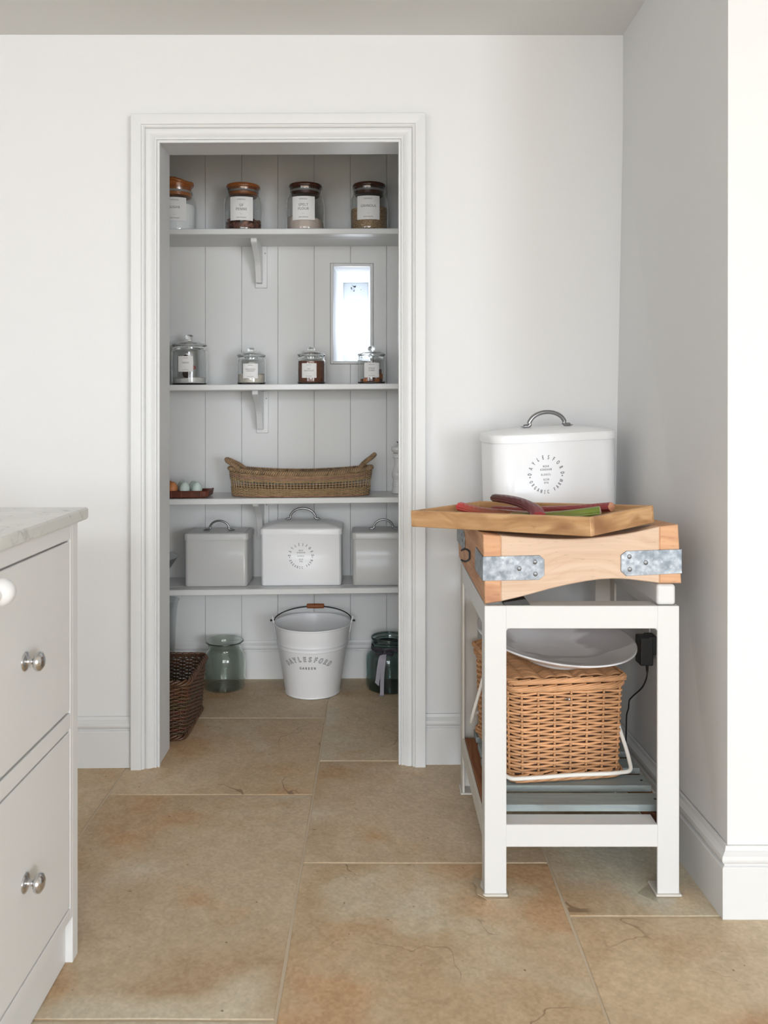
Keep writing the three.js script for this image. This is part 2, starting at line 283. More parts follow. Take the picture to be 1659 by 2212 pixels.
struct('wall_rear', triUV(join([bx(-3.3, -1.8, 0, 2.45, 11, 11.1), bx(1.2, 4.3, 0, 2.45, 11, 11.1), bx(-1.8, 1.2, 0, 0.55, 11, 11.1), bx(-1.8, 1.2, 2.15, 2.45, 11, 11.1)])), M.wall, 'white kitchen wall with a window, behind the camera');
struct('wall_larder_left', triUV(bx(-1.4, -1.25, 0, 2.4, -1.3, -0.12)), M.larder, 'left side wall of the larder');
struct('wall_larder_right', triUV(bx(0.42, 0.9, 0, 2.4, -1.3, -0.14)), M.larder, 'right side wall of the larder');

{ // the larder's back wall: thick masonry lined with upright boards, a small deep window cut through
  const w = structGroup('wall_larder_back', 'grey painted wall of upright tongue and groove boards behind the larder shelves', 'wall');
  const x0 = -0.184, x1 = -0.029, y0 = 1.3236, y1 = 1.7205, X0 = x0 - 0.0128, X1 = x1 + 0.0128, Y0 = y0 - 0.0128, Y1 = y1 + 0.0128;
  mesh('masonry', triUV(skew(join([bx(-1.4, x0 - 0.03, 0, 2.4, -1.34, -0.866), bx(x1 + 0.03, 0.9, 0, 2.4, -1.34, -0.866), bx(x0 - 0.03, x1 + 0.03, 0, y0 - 0.03, -1.34, -0.866), bx(x0 - 0.03, x1 + 0.03, y1 + 0.03, 2.4, -1.34, -0.866)]))), M.larder, w);
  for (let k = -4; k < 8; k++) {
    const a = -0.718 + k * 0.1514 + 0.0005, b = a + 0.1514 - 0.0010; let P = [[a, 0], [b, 0], [b, 2.3], [a, 2.3]];
    if (k === 3) P = [[a, 0], [b, 0], [b, Y0], [X0, Y0], [X0, Y1], [b, Y1], [b, 2.3], [a, 2.3]];
    if (k === 4) P = [[a, 0], [b, 0], [b, 2.3], [a, 2.3], [a, Y1], [X1, Y1], [X1, Y0], [a, Y0]];
    if (a < -1.25) continue; if (a > 0.42) continue;
    mesh('board', triUV(skew(prism(P, 0.0150, 0.0012).translate(0, 0, -0.8612))), M.boards, w);
  }
  const n = structGroup('window_1', 'small deep window bright with daylight between the two upper larder shelves', 'window');
  const f = 0.0115, F = (a, b, c, d) => bx(a, b, c, d, -0.864, -0.8405, 0.002);
  mesh('window_frame', triUV(skew(join([F(x0 - f, x0, y0 - f, y1 + f), F(x1, x1 + f, y0 - f, y1 + f), F(x0, x1, y1, y1 + f), F(x0, x1, y0 - f, y0)]))), M.boards, n);
  const zb = -1.32, zf = -0.868, ox0 = -0.162, ox1 = -0.041, t = 0.03;   // splayed reveal
  mesh('reveal', hexa([[x0 - t, y0, zb], [ox0, y0, zb], [x0, y0, zf], [x0 - t, y0, zf]], [[x0 - t, y1, zb], [ox0, y1, zb], [x0, y1, zf], [x0 - t, y1, zf]]), M.outside, n);
  mesh('reveal', hexa([[ox1, y0, zb], [x1 + t, y0, zb], [x1 + t, y0, zf], [x1, y0, zf]], [[ox1, y1, zb], [x1 + t, y1, zb], [x1 + t, y1, zf], [x1, y1, zf]]), M.outside, n);
  mesh('soffit', bx(x0 - t, x1 + t, y1, y1 + t, zb, zf), M.outside, n); mesh('sill', bx(x0 - t, x1 + t, y0 - t, y0, zb, zf), M.outside, n);
  const print = canvasTex(256, 176, (g, W, H) => {
    g.fillStyle = '#cdd2d6'; g.fillRect(0, 0, W, H); g.strokeStyle = '#a2a8ac'; g.lineWidth = 4; g.strokeRect(4, 4, W - 8, H - 8);
    g.fillStyle = '#1e2024'; g.beginPath(); g.moveTo(84, 24); g.lineTo(104, 34); g.lineTo(134, 30); g.lineTo(122, 52); g.lineTo(104, 44); g.closePath(); g.fill();
    g.beginPath(); g.moveTo(78, 42); g.lineTo(88, 50); g.lineTo(86, 72); g.lineTo(76, 62); g.closePath(); g.fill(); g.beginPath(); g.moveTo(120, 66); g.lineTo(110, 92); g.lineTo(98, 84); g.lineTo(110, 78); g.closePath(); g.fill();
    g.fillStyle = '#b9bdc0'; g.beginPath(); g.ellipse(101, 66, 13, 20, 0.3, 0, 7); g.fill(); g.fillStyle = '#50555a'; g.fillRect(178, 68, 7, 6); g.fillRect(74, 80, 5, 5);
    g.fillStyle = '#cfd4d8'; for (let i = 0; i < 26; i++) g.fillRect(50 + rnd() * 150, 100 + rnd() * 44, 10 * rnd(), 2);
  });
  const up = new THREE.PlaneGeometry(ox1 - ox0 - 0.004, 0.083).translate((ox0 + ox1) / 2, y1 - 0.0415, zb + 0.0155);
  mesh('upper_panel', new THREE.PlaneGeometry(ox1 - ox0, 0.085).translate((ox0 + ox1) / 2, y1 - 0.0425, zb + 0.0145), M.blind, n); mesh('panel_print', up, PM({ map: print, roughness: 1, transmission: 0.25, thickness: 0 }), n);
  mesh('lower_panel', new THREE.PlaneGeometry(ox1 - ox0, 1.431 - y0).translate((ox0 + ox1) / 2, (1.431 + y0) / 2, zb + 0.0145), M.blind, n);
  mesh('pane', bx(ox0, ox1, 1.431, y1 - 0.085, zb, zb + 0.004), M.pane, n);
}
const skirt = [[0, 0], [0.017, 0], [0.0172, 0.112], [0.0155, 0.1145], [0.011, 0.1165], [0.0112, 0.1195], [0.0145, 0.122], [0.0178, 0.1275], [0.0185, 0.133], [0.0170, 0.139], [0.013, 0.1425], [0.0115, 0.145], [0.008, 0.1475], [0.007, 0.151], [0.006, 0.157], [0, 0.157]];
const up3 = [0, 1, 0];
struct('baseboard_left', skew(sweep(skirt, [{ p: [-3.2, 0, 0], m: [0, 0, 1], w: up3 }, { p: [-0.77, 0, 0], m: [0, 0, 1], w: up3 }])), M.trim, 'white moulded skirting board to the left of the doorway', 'baseboard');
struct('baseboard_middle', skew(sweep(skirt, [{ p: [0.153, 0, 0], m: [0, 0, 1], w: up3 }, { p: [0.752, 0, 0], m: [0, 0, 1], w: up3 }])), M.trim, 'white moulded skirting board between doorway and corner', 'baseboard');
struct('baseboard_right', sweep(skirt, [{ p: [0.7475, 0, -0.02], m: [-1, 0, -0.04], w: up3 }, { p: [0.779, 0, 0.785], m: [-1, 0, 1], w: up3 }, { p: [4.19, 0, 0.785], m: [0, 0, 1], w: up3 }]), M.trim, 'white moulded skirting board turning the corner of the projecting wall', 'baseboard');
struct('baseboard_larder', skew(sweep(skirt, [{ p: [-1.25, 0, -0.8465], m: [0, 0, 1], w: up3 }, { p: [0.42, 0, -0.8465], m: [0, 0, 1], w: up3 }])), M.boards, 'grey moulded skirting board along the larder back wall', 'baseboard');

{ // doorway: lining and moulded architrave
  const d = structGroup('door_1', 'open larder doorway with a wide moulded white architrave', 'doorway');
  const tilt = (g) => warp(g, (v) => { v.z += skewZ(v.x); v.y += 0.011 * (v.x + 0.31) * Math.max(0, v.y) / 1.97; });
  mesh('jamb', tilt(bx(-0.714, -0.6885, 0, 1.972, -0.131, 0.004)), M.trim, d); mesh('jamb', tilt(bx(0.0695, 0.095, 0, 1.972, -0.131, 0.004)), M.trim, d);
  mesh('jamb_head', tilt(bx(-0.714, 0.095, 1.9705, 1.996, -0.131, 0.004)), M.trim, d);
  const A = [[0, 0], [0, 0.0115], [0.0015, 0.013], [0.0055, 0.013], [0.007, 0.0105], [0.0085, 0.0105], [0.0095, 0.0165], [0.0135, 0.0175], [0.015, 0.014], [0.018, 0.0165], [0.023, 0.0205], [0.030, 0.0232], [0.037, 0.0240], [0.0405, 0.0228], [0.042, 0.0205], [0.0435, 0.0255], [0.047, 0.0285], [0.051, 0.030], [0.0525, 0.0335], [0.054, 0.034], [0.0835, 0.034], [0.085, 0.0325], [0.085, 0]];
  const xl = -0.684, xr = 0.0672, y = 1.9655, z = 0.001, w = [0, 0, 1];
  mesh('architrave', tilt(sweep(A, [{ p: [xl, 0, z], m: [-1, 0, 0], w }, { p: [xl, y, z], m: [-1, 1, 0], w }])), M.trim, d);
  mesh('architrave_head', tilt(sweep(A, [{ p: [xl, y, z], m: [-1, 1, 0], w }, { p: [xr, y, z], m: [1, 1, 0], w }])), M.trim, d);
  mesh('architrave', tilt(sweep(A, [{ p: [xr, y, z], m: [1, 1, 0], w }, { p: [xr, 0, z], m: [1, 0, 0], w }])), M.trim, d);
}
function sash(name, label, w, h, nx, ny, place) {         // kitchen windows outside the picture
  const g = structGroup(name, label, 'window'), t = 0.05, l = [bx(-w / 2, w / 2, -h / 2, -h / 2 + t, -0.03, 0.03), bx(-w / 2, w / 2, h / 2 - t, h / 2, -0.03, 0.03), bx(-w / 2, -w / 2 + t, -h / 2, h / 2, -0.03, 0.03), bx(w / 2 - t, w / 2, -h / 2, h / 2, -0.03, 0.03)];
  for (let i = 1; i < nx; i++) l.push(bx(-w / 2 + w * i / nx - 0.015, -w / 2 + w * i / nx + 0.015, -h / 2, h / 2, -0.02, 0.02));
  for (let j = 1; j < ny; j++) l.push(bx(-w / 2, w / 2, -h / 2 + h * j / ny - 0.015, -h / 2 + h * j / ny + 0.015, -0.02, 0.02));
  mesh('window_frame', l, M.trim, g);
  for (let i = 0; i < nx; i++) for (let j = 0; j < ny; j++) mesh('pane', bx(-w / 2 + w * i / nx + 0.01, -w / 2 + w * (i + 1) / nx - 0.01, -h / 2 + h * j / ny + 0.01, -h / 2 + h * (j + 1) / ny - 0.01, -0.003, 0.003), M.pane, g);
  g.position.set(...place.p); g.rotation.y = place.r; if (place.x) g.rotation.x = place.x;
}
sash('window_2', 'wide kitchen window in the right wall', 3.9, 2.0, 4, 2, { p: [4.25, 1.2, 8.55], r: Math.PI / 2 });
sash('window_5', 'kitchen window in the rear wall behind the camera', 3.0, 1.6, 3, 2, { p: [-0.3, 1.35, 11.05], r: 0 });
sash('window_4', 'rooflight in the kitchen ceiling', 2.8, 2.0, 3, 1, { p: [-0.2, 2.40, 6.9], r: 0, x: Math.PI / 2 });
sash('window_3', 'kitchen window in the left wall', 2.6, 1.5, 3, 2, { p: [-3.25, 1.4, 6.0], r: Math.PI / 2 });

// ---------------------------------------------------------------- larder shelves and brackets
const TOP = [1.8247, 1.2204, 0.7777, 0.4255];
const shelfY = (i, x) => TOP[i] + 0.007 * (x + 0.363);
['topmost larder shelf under the storage jars with wooden lids', 'second larder shelf holding the glass biscuit jars', 'third larder shelf holding the seagrass basket and eggs', 'lowest larder shelf holding the enamel bins'].forEach((label, i) => {
  const s = thing('shelf', 'grey painted ' + label, 'shelf', [0, 0, 0], 0, 'larder shelves');
  const f = (g) => triUV(warp(g, (v) => { v.z += skewZ(v.x); v.y += 0.007 * (v.x + 0.363); }));
  mesh('lipping', f(bx(-1.249, 0.419, TOP[i] - 0.0225, TOP[i], -0.656, -0.595, 0.0025)), M.shelf, s);
  mesh('shelf_board', f(bx(-1.249, 0.419, TOP[i] - 0.0225, TOP[i] - 0.0002, -0.8455, -0.6585, 0.0012)), M.shelf, s);
});
['under the topmost shelf', 'under the second shelf', 'under the third shelf, behind the white bin'].forEach((where, i) => {
  const top = TOP[i] - 0.0225 - 0.0008, x = [-0.484, -0.479, -0.477][i], b = thing('shelf_bracket', 'painted shelf bracket with a curved arm ' + where, 'bracket', [x, top, skewZ(x) - 0.8445], 0, 'larder shelf brackets');
  mesh('back_plate', triUV(bx(-0.025, 0.025, -0.174, 0, 0, 0.010, 0.002)), M.shelf, b);
  const curve = [[0, 0], [0.168, 0], [0.168, -0.014]].concat(new THREE.CatmullRomCurve3([V(0.164, -0.018, 0), V(0.135, -0.032, 0), V(0.09, -0.058, 0), V(0.058, -0.09, 0), V(0.044, -0.125, 0), V(0.034, -0.156, 0)]).getPoints(18).map((v) => [v.x, v.y]), [[0, -0.158]]);
  mesh('arm', triUV(prism(curve, 0.021, 0.0015).rotateY(-Math.PI / 2).translate(0.0045, 0, 0.0098)), M.shelf, b);
  mesh('screw', new THREE.CylinderGeometry(0.0028, 0.0028, 0.002, 10).rotateX(Math.PI / 2).translate(0.017, -0.03, 0.0105), M.rivet, b);
});

// ---------------------------------------------------------------- jars
function labelTex(lines, big = 40) {
  return canvasTex(256, 272, (g, W, H) => {
    g.fillStyle = '#efeeec'; g.fillRect(0, 0, W, H); g.fillStyle = '#4c4c54'; g.textAlign = 'center'; g.textBaseline = 'middle';
    g.font = '17px sans-serif'; g.fillText('ESSENTIALS', W / 2, 32);
    g.font = big + 'px sans-serif'; lines.forEach((t, i) => g.fillText(t, W / 2, 122 + (i - (lines.length - 1) / 2) * big * 1.12 - (lines.length === 1 ? 6 : 0)));
    g.fillStyle = '#9a9aa0'; g.fillRect(W / 2 - 14, 200, 28, 2); g.fillStyle = '#4c4c54'; g.font = '16px sans-serif'; g.fillText('100% ORGANIC', W / 2, 240);
  });
}
function wrapLabel(tex, r, y0, y1, chord, az) {
  const th = 2 * Math.asin(chord / 2 / r); return [new THREE.CylinderGeometry(r + 0.0007, r + 0.0007, y1 - y0, 24, 1, true, az - th / 2, th).translate(0, (y0 + y1) / 2, 0), SM({ map: tex, roughness: 0.75, side: THREE.DoubleSide })];
}
function mound(r, h, bump, s, cone = 0) {                 // loose contents with an uneven surface
  const g = lathe([[0, 0.002], [r * 0.92, 0.002], [r * 0.985, 0.008], ...Array.from({ length: 14 }, (_, i) => [r * 0.985 * (1 - i / 13), h])].slice(0, 17), 40);
  return triUV(warp(g, (v) => { if (v.y > 0.02 || v.y > h * 0.6) { const d = Math.hypot(v.x, v.z) / r; v.y += (fbm((v.x + 1) * 0.5, (v.z + 1) * 0.5, 40, 40, s, 3) - 0.5) * bump + cone * (1 - d) + v.x * bump * 1.5; } }));
}
const zJar = -0.715;
[['sugar', -0.806, ['SUGAR'], 'storage jar of white sugar with a crumpled lid, cut off by the left jamb', 0.10, M.acacia],
 ['penne', -0.5396, ['GF', 'PENNE'], 'glass storage jar of brown pasta with an orange wooden lid on the top shelf', 0.06, M.acacia],
 ['flour', -0.289, ['SPELT', 'FLOUR'], 'glass storage jar of pale spelt flour with a dark wooden lid', -0.03, M.walnut],
 ['granola', -0.0326, ['GRANOLA'], 'glass storage jar of speckled granola with a dark wooden lid', -0.04, M.walnut]].forEach(([kind, x, lines, label, az, wood]) => {
  const y = shelfY(0, x), j = thing('storage_jar', label, 'jar', [x, y, zJar], 0, 'wooden lidded jars on the top shelf');
  const prof = smoothPts([[0.0765, 0.012], [0.077, 0.05], [0.077, 0.115], [0.0755, 0.134], [0.070, 0.1465], [0.0655, 0.152], [0.0645, 0.158], [0.0650, 0.170]], 40);
  const body = [[0, 0.0006], [0.069, 0.0006], [0.0745, 0.004], ...prof, [0.0655, 0.176], [0.0672, 0.1790], [0.0672, 0.1825], [0.0655, 0.1838]];
  mesh('jar_body', kind === 'sugar' ? lathe(body, 56) : hollow(body, 0.0022), kind === 'sugar' ? M.thinGlass : M.clear, j);
  mesh('seal', lathe([[0.0572, 0.166], [0.061, 0.1665], [0.0622, 0.1685], [0.061, 0.1705], [0.0622, 0.1725], [0.061, 0.1745], [0.0572, 0.175]], 48), M.seal, j);
  const lid = lathe([[0, 0.153], [0.055, 0.153], [0.0568, 0.155], [0.0568, 0.1840], [0.0655, 0.1842], [0.0674, 0.186], [0.0676, 0.192], [0.0655, 0.1968], [0.060, 0.198], [0, 0.198]], 48);
  if (kind === 'sugar') warp(lid, (v) => { if (v.y > 0.180) { v.y += 0.010 + 0.022 * fbm(v.x * 3 + 0.5, v.z * 3 + 0.5, 12, 12, 5, 3) - v.x * 0.12; v.x *= 1.0 + 0.05 * Math.sin(v.z * 90); } });
  mesh('wooden_lid', triUV(lid), wood, j);
  mesh('paper_label', ...wrapLabel(labelTex(lines, lines.length > 1 ? 40 : 38), 0.077, 0.0433, 0.1366, 0.0876, az), j);
  if (kind === 'sugar') single('sugar', 'white sugar filling the storage jar beside the left jamb', 'sugar', mound(0.0735, 0.112, 0.012, 3).translate(0, 0.0036, 0), M.sugar, [x, y, zJar], 0, null, 'stuff');
  if (kind === 'flour') single('spelt_flour', 'pale pinkish spelt flour heaped in its jar', 'flour', mound(0.0735, 0.046, 0.05, 8, 0.006).translate(0, 0.0036, 0), M.flour, [x, y, zJar], 2.6, null, 'stuff');
  if (kind === 'granola') single('granola', 'speckled brown granola filling its jar', 'granola', mound(0.0735, 0.096, 0.022, 12).translate(0, 0.0036, 0), M.granola, [x, y, zJar], 0, null, 'stuff');
  if (kind === 'penne') {
    const L = []; for (let i = 0; i < 110; i++) { const q = new THREE.CylinderGeometry(0.0082, 0.0082, 0.024, 8, 1, true), a = rnd() * 6.28, R = 0.064 * Math.sqrt(rr(0.25, 1)); L.push(at(q, [R * Math.cos(a), 0.012 + rnd() * (0.024 + 0.02 * Math.abs(Math.cos(a))), R * Math.sin(a)], [rnd() * 3, rnd() * 3, rnd() * 3])); }
    const pasta = join(L); warp(pasta, (v) => { v.y = Math.max(v.y, 0.0068); const d = Math.hypot(v.x, v.z); if (d > 0.072) { v.x *= 0.072 / d; v.z *= 0.072 / d; } });
    single('penne_pasta', 'brown penne tubes lying loose in the jar with the orange lid', 'pasta', pasta, SM({ color: C(0.36, 0.17, 0.12), roughness: 0.75, side: THREE.DoubleSide }), [x, y, zJar], 0, null, 'stuff');
  }
});
[['treats', -0.7567, 0.0705, 0.206, 0.139, ['TREATS'], 'tall glass biscuit jar at the left end of the second shelf', 0.0, 0.058],
 ['coconut', -0.507, 0.0575, 0.152, 0.096, ['DESICCATED', 'COCONUT'], 'small glass biscuit jar of desiccated coconut, second from left on its shelf', 0.08, 0.058],
 ['cocoa', -0.2656, 0.0568, 0.153, 0.097, ['HOT', 'CHOCOLATE'], 'small glass biscuit jar full of brown hot chocolate powder', -0.09, 0.058],
 ['stock', -0.0233, 0.0568, 0.155, 0.097, ['STOCK', 'CUBES'], 'small glass biscuit jar of orange stock cubes in front of the little window', 0.02, 0.058]].forEach(([kind, x, r, h, sh, lines, label, az, lw]) => {
  const y = shelfY(1, x), j = thing('biscuit_jar', label, 'jar', [x, y, zJar], 0, 'glass biscuit jars on the second shelf'), n = r * 0.93;
  const g = hollow([[0, 0.0006], [r * 0.86, 0.0006], [r * 0.95, 0.003], ...smoothPts([[r * 0.985, 0.010], [r, 0.03], [r, sh - 0.012], [r * 0.985, sh - 0.002], [n, sh + 0.003]], 24), [n * 0.985, sh + 0.006], [n, sh + 0.009], [n * 0.985, sh + 0.013], [n, sh + 0.017]], 0.002);
  mesh('jar_body', g, M.clear, j);
  const ly = sh + 0.0185, k = h - 0.026; // glass lid: flat flange, shallow dome, solid knob
  mesh('glass_lid', lathe([[0, k - 0.0035], [0.008, k - 0.0035], ...smoothPts([[n * 0.3, k - 0.0075], [n * 0.6, ly + 0.0155], [n * 0.86, ly + 0.0065]], 10), [n * 0.88, ly - 0.008], [n * 0.92, ly - 0.008], [n * 0.93, ly], [n * 1.02, ly], [n * 1.06, ly + 0.002], [n * 1.06, ly + 0.006], [n * 1.0, ly + 0.0085], ...smoothPts([[n * 0.86, ly + 0.011], [n * 0.6, ly + 0.019], [n * 0.3, k - 0.004], [0.009, k]], 14), [0, k]], 56), M.clear, j);
  mesh('knob', lathe([[0, k + 0.0005], [0.0075, k + 0.0005], [0.0085, k + 0.004], [0.0135, k + 0.008], [0.0152, k + 0.014], [0.0145, k + 0.020], [0.010, k + 0.0245], [0, h]], 32), M.knob, j);
  mesh('paper_label', ...wrapLabel(labelTex(lines, kind === 'coconut' || kind === 'cocoa' ? 30 : 36), r, kind === 'treats' ? 0.053 : 0.026, kind === 'treats' ? 0.1146 : 0.084, lw, az), j);
  if (kind === 'treats') {
    single('flour', 'white powder lying in the bottom of the tall biscuit jar', 'flour', mound(r * 0.93, 0.026, 0.014, 21, 0.002).translate(0, 0.0035, 0), M.whiteFlour, [x, y, zJar], 0.4, null, 'stuff');
    [[-0.012, 0.112, 0.01, M.biscuit, 'dark round treat high up behind the paper label'], [-0.004, 0.046, 0.026, M.biscuit, 'dark broken treat below the paper label'], [0.022, 0.072, 0.018, M.redBiscuit, 'small red treat beside the paper label']].forEach(([dx, dy, dz, m, l], i) => {
      const s = new THREE.IcosahedronGeometry([0.011, 0.017, 0.008][i], 3); warp(s, (v) => { v.multiplyScalar(1 + 0.35 * (fbm(v.x * 8 + 0.5, v.y * 8 + v.z * 5 + 0.5, 9, 9, 3 + i, 2) - 0.5)); v.z *= 0.6; if (i < 2) v.y *= 1.1; });
      s.computeVertexNormals(); single('treat', l + ' in the tall biscuit jar', 'treat', s, m, [x + dx, y + dy, zJar + dz], 0, 'treats in the tall jar');
    });
  }
  if (kind === 'coconut') single('desiccated_coconut', 'cream coloured desiccated coconut half filling its jar', 'coconut', mound(r * 0.935, 0.041, 0.012, 31).translate(0, 0.0035, 0), M.coconut, [x, y, zJar], 2, null, 'stuff');
  if (kind === 'cocoa') single('chocolate_powder', 'brown hot chocolate powder filling its jar to the shoulder', 'chocolate', mound(r * 0.935, 0.090, 0.004, 41).translate(0, 0.0035, 0), M.cocoa, [x, y, zJar], 0, null, 'stuff');
  if (kind === 'stock') {
    const c = new RoundedBoxGeometry(0.0185, 0.0185, 0.0185, 2, 0.002);
    const spots = [[-0.032, 0], [-0.012, 0], [0.010, 0], [0.032, 0], [-0.022, 0.026, 1], [0.022, 0.026], [0, 0.030], [-0.035, -0.02], [0.012, -0.026], [-0.012, -0.026], [0.034, 0.006, 0, 1], [0.036, -0.016, 0, 0], [0.031, 0.012, 0, 2], [-0.014, 0.024, 0, 1], [0.004, 0.008, 0, 1]];
    spots.forEach(([a, b, dark, lev = 0], i) => { const o = single('stock_cube', (i % 3 === 0 ? 'dark brown foil stock cube in the jar by the window' : 'orange foil stock cube in the jar by the window'), 'stock cube', c, i % 3 === 0 ? M.cubeDark : M.cube, [x + a, y + 0.0132 + lev * 0.0188, zJar + b], rr(-0.35, 0.35), 'stock cubes in the jar'); o.rotation.z = rr(-0.03, 0.03); });
  }
});

// ---------------------------------------------------------------- basketry
function loop(w, d, r) {                                  // perimeter of a rounded rectangle by arc length: t -> {x, z, nx, nz}
  const P = outline(w, d, r, 10), n = P.length, L = [0]; for (let i = 0; i < n; i++) L.push(L[i] + Math.hypot(P[(i + 1) % n][0] - P[i][0], P[(i + 1) % n][1] - P[i][1]));
  return { length: L[n], at(t) { t = ((t % 1) + 1) % 1 * L[n]; let i = 0; while (L[i + 1] < t) i++; const a = P[i % n], b = P[(i + 1) % n], q = (t - L[i]) / (L[i + 1] - L[i] || 1), dx = b[0] - a[0], dz = b[1] - a[1], l = Math.hypot(dx, dz) || 1; return { x: a[0] + dx * q, z: a[1] + dz * q, nx: dz / l, nz: -dx / l }; } };
}
function oval(w, d) { const N = 200, P = Array.from({ length: N }, (_, i) => { const a = i / N * Math.PI * 2; return [w / 2 * Math.sign(Math.cos(a)) * Math.abs(Math.cos(a)) ** 0.85, d / 2 * Math.sign(Math.sin(a)) * Math.abs(Math.sin(a)) ** 0.85]; }), L = [0];
  for (let i = 0; i < N; i++) L.push(L[i] + Math.hypot(P[(i + 1) % N][0] - P[i][0], P[(i + 1) % N][1] - P[i][1]));
  return { length: L[N], at(t) { t = ((t % 1) + 1) % 1 * L[N]; let i = 0; while (L[i + 1] < t) i++; const a = P[i], b = P[(i + 1) % N], q = (t - L[i]) / (L[i + 1] - L[i] || 1), dx = b[0] - a[0], dz = b[1] - a[1], l = Math.hypot(dx, dz) || 1; return { x: a[0] + dx * q, z: a[1] + dz * q, nx: dz / l, nz: -dx / l }; } };
}
function withTint(g, base, s, amp = 0.25) { return paintVerts(g, (v) => { const t = 1 + amp * (fbm(v.x * 2 + 3, v.y * 1.3 + v.z * 2 + 3, 31, 17, s, 3) - 0.5) * 2; return base.map((c) => c * t); }); }
function weaveRow(path, N, y, phase, amp, r, flare, sag, per = 5, rad = 5) {  // one weaver passing in front of and behind the stakes
  const pts = []; for (let i = 0; i < N; i++) { const q = path.at((i + 0.5) / N), o = ((i + phase) % 2 ? 1 : -1) * amp, f = flare(y); pts.push(V(q.x * f[0] + q.nx * o, y + sag(q.x, q.z) + rr(-1, 1) * r * 0.2, q.z * f[1] + q.nz * o)); }
  return tube(pts, r, N * per, rad, true);
}
function braid(path, N, y, r, flare, sag, turns = 1.6, lead = 0) {             // a twisted border of short slanting rods
  const L = []; const f = flare(y);
  for (let i = 0; i < N; i++) { const P = []; for (let k = 0; k <= 4; k++) { const t = (i + (k / 4) * turns) / N, q = path.at(t), a = k / 4 * Math.PI, out = r * 0.9 * Math.sin(a) + lead; P.push(V(q.x * f[0] + q.nx * out, y + sag(q.x, q.z) + r * 0.9 * Math.cos(a), q.z * f[1] + q.nz * out)); } L.push(tube(P, r * 0.55, 8, 5)); }
  return join(L);
}
const flat = () => 0;

// ---------------------------------------------------------------- third shelf: eggs, basket, mill
{
  const x = -0.84, z = -0.665, y = shelfY(2, x), t = thing('egg_tray', 'reddish brown ribbed wooden tray holding eggs on the third shelf', 'tray', [x, y + 0.0003, z]); t.rotation.z = 0.007;
  const w = 0.345, d = 0.112, h = 0.028;
  mesh('tray_base', triUV(bx(-w / 2 + 0.006, w / 2 - 0.006, 0.0005, 0.012, -d / 2 + 0.006, d / 2 - 0.006, 0.002)), M.brownTray, t);
  for (const s of [-1, 1]) { mesh('tray_side', triUV(loftSide(w, h, s * (d / 2 - 0.004))), M.brownTray, t); }
  for (const s of [-1, 1]) mesh('tray_end', triUV(warp(bx(s * (w / 2) - 0.004, s * (w / 2) + 0.004, 0.003, h + 0.003, -d / 2 + 0.004, d / 2 - 0.004, 0.003), (v) => { v.x += s * v.y * 0.22; })), M.brownTray, t);
  for (let i = 0; i < 9; i++) mesh('rib', rod([-w / 2 + 0.02 + i * 0.038, 0.004, d / 2 + 0.0012], [-w / 2 + 0.02 + i * 0.038, h - 0.003, d / 2 + 0.0022], 0.0022, 6), M.brownTray, t);
  function loftSide(w, h, zz) { return warp(bx(-w / 2, w / 2, 0.002, h, zz - 0.004, zz + 0.004, 0.003), (v) => { v.x *= 1 + v.y * 0.5; }); }
  const egg = lathe(Array.from({ length: 25 }, (_, i) => { const a = -Math.PI / 2 + i / 24 * Math.PI, yy = Math.sin(a); return [0.0202 * Math.cos(a) * (1 - 0.13 * yy), 0.0255 * (1 + yy) ]; }), 32);
  [[-0.807, -0.640, M.eggBrown, 'orange brown egg at the left of the egg tray'], [-0.758, -0.640, M.eggBlue, 'pale blue egg in front, beside the orange brown egg'], [-0.7088, -0.640, M.eggBlue, 'pale blue egg at the front right end of the egg tray'], [-0.779, -0.690, M.eggBlue, 'pale blue egg half hidden behind the middle egg'], [-0.736, -0.690, M.eggBlue, 'pale blue egg half hidden behind the end egg'], [-0.83, -0.690, M.eggBrown, 'brown egg at the back of the tray behind the jamb']].forEach(([ex, ez, m, l]) => { const o = single('egg', l, 'egg', egg, m, [ex, y + 0.0122, ez], 0, 'eggs in the brown tray'); o.rotation.z = rr(-0.05, 0.05); });
}
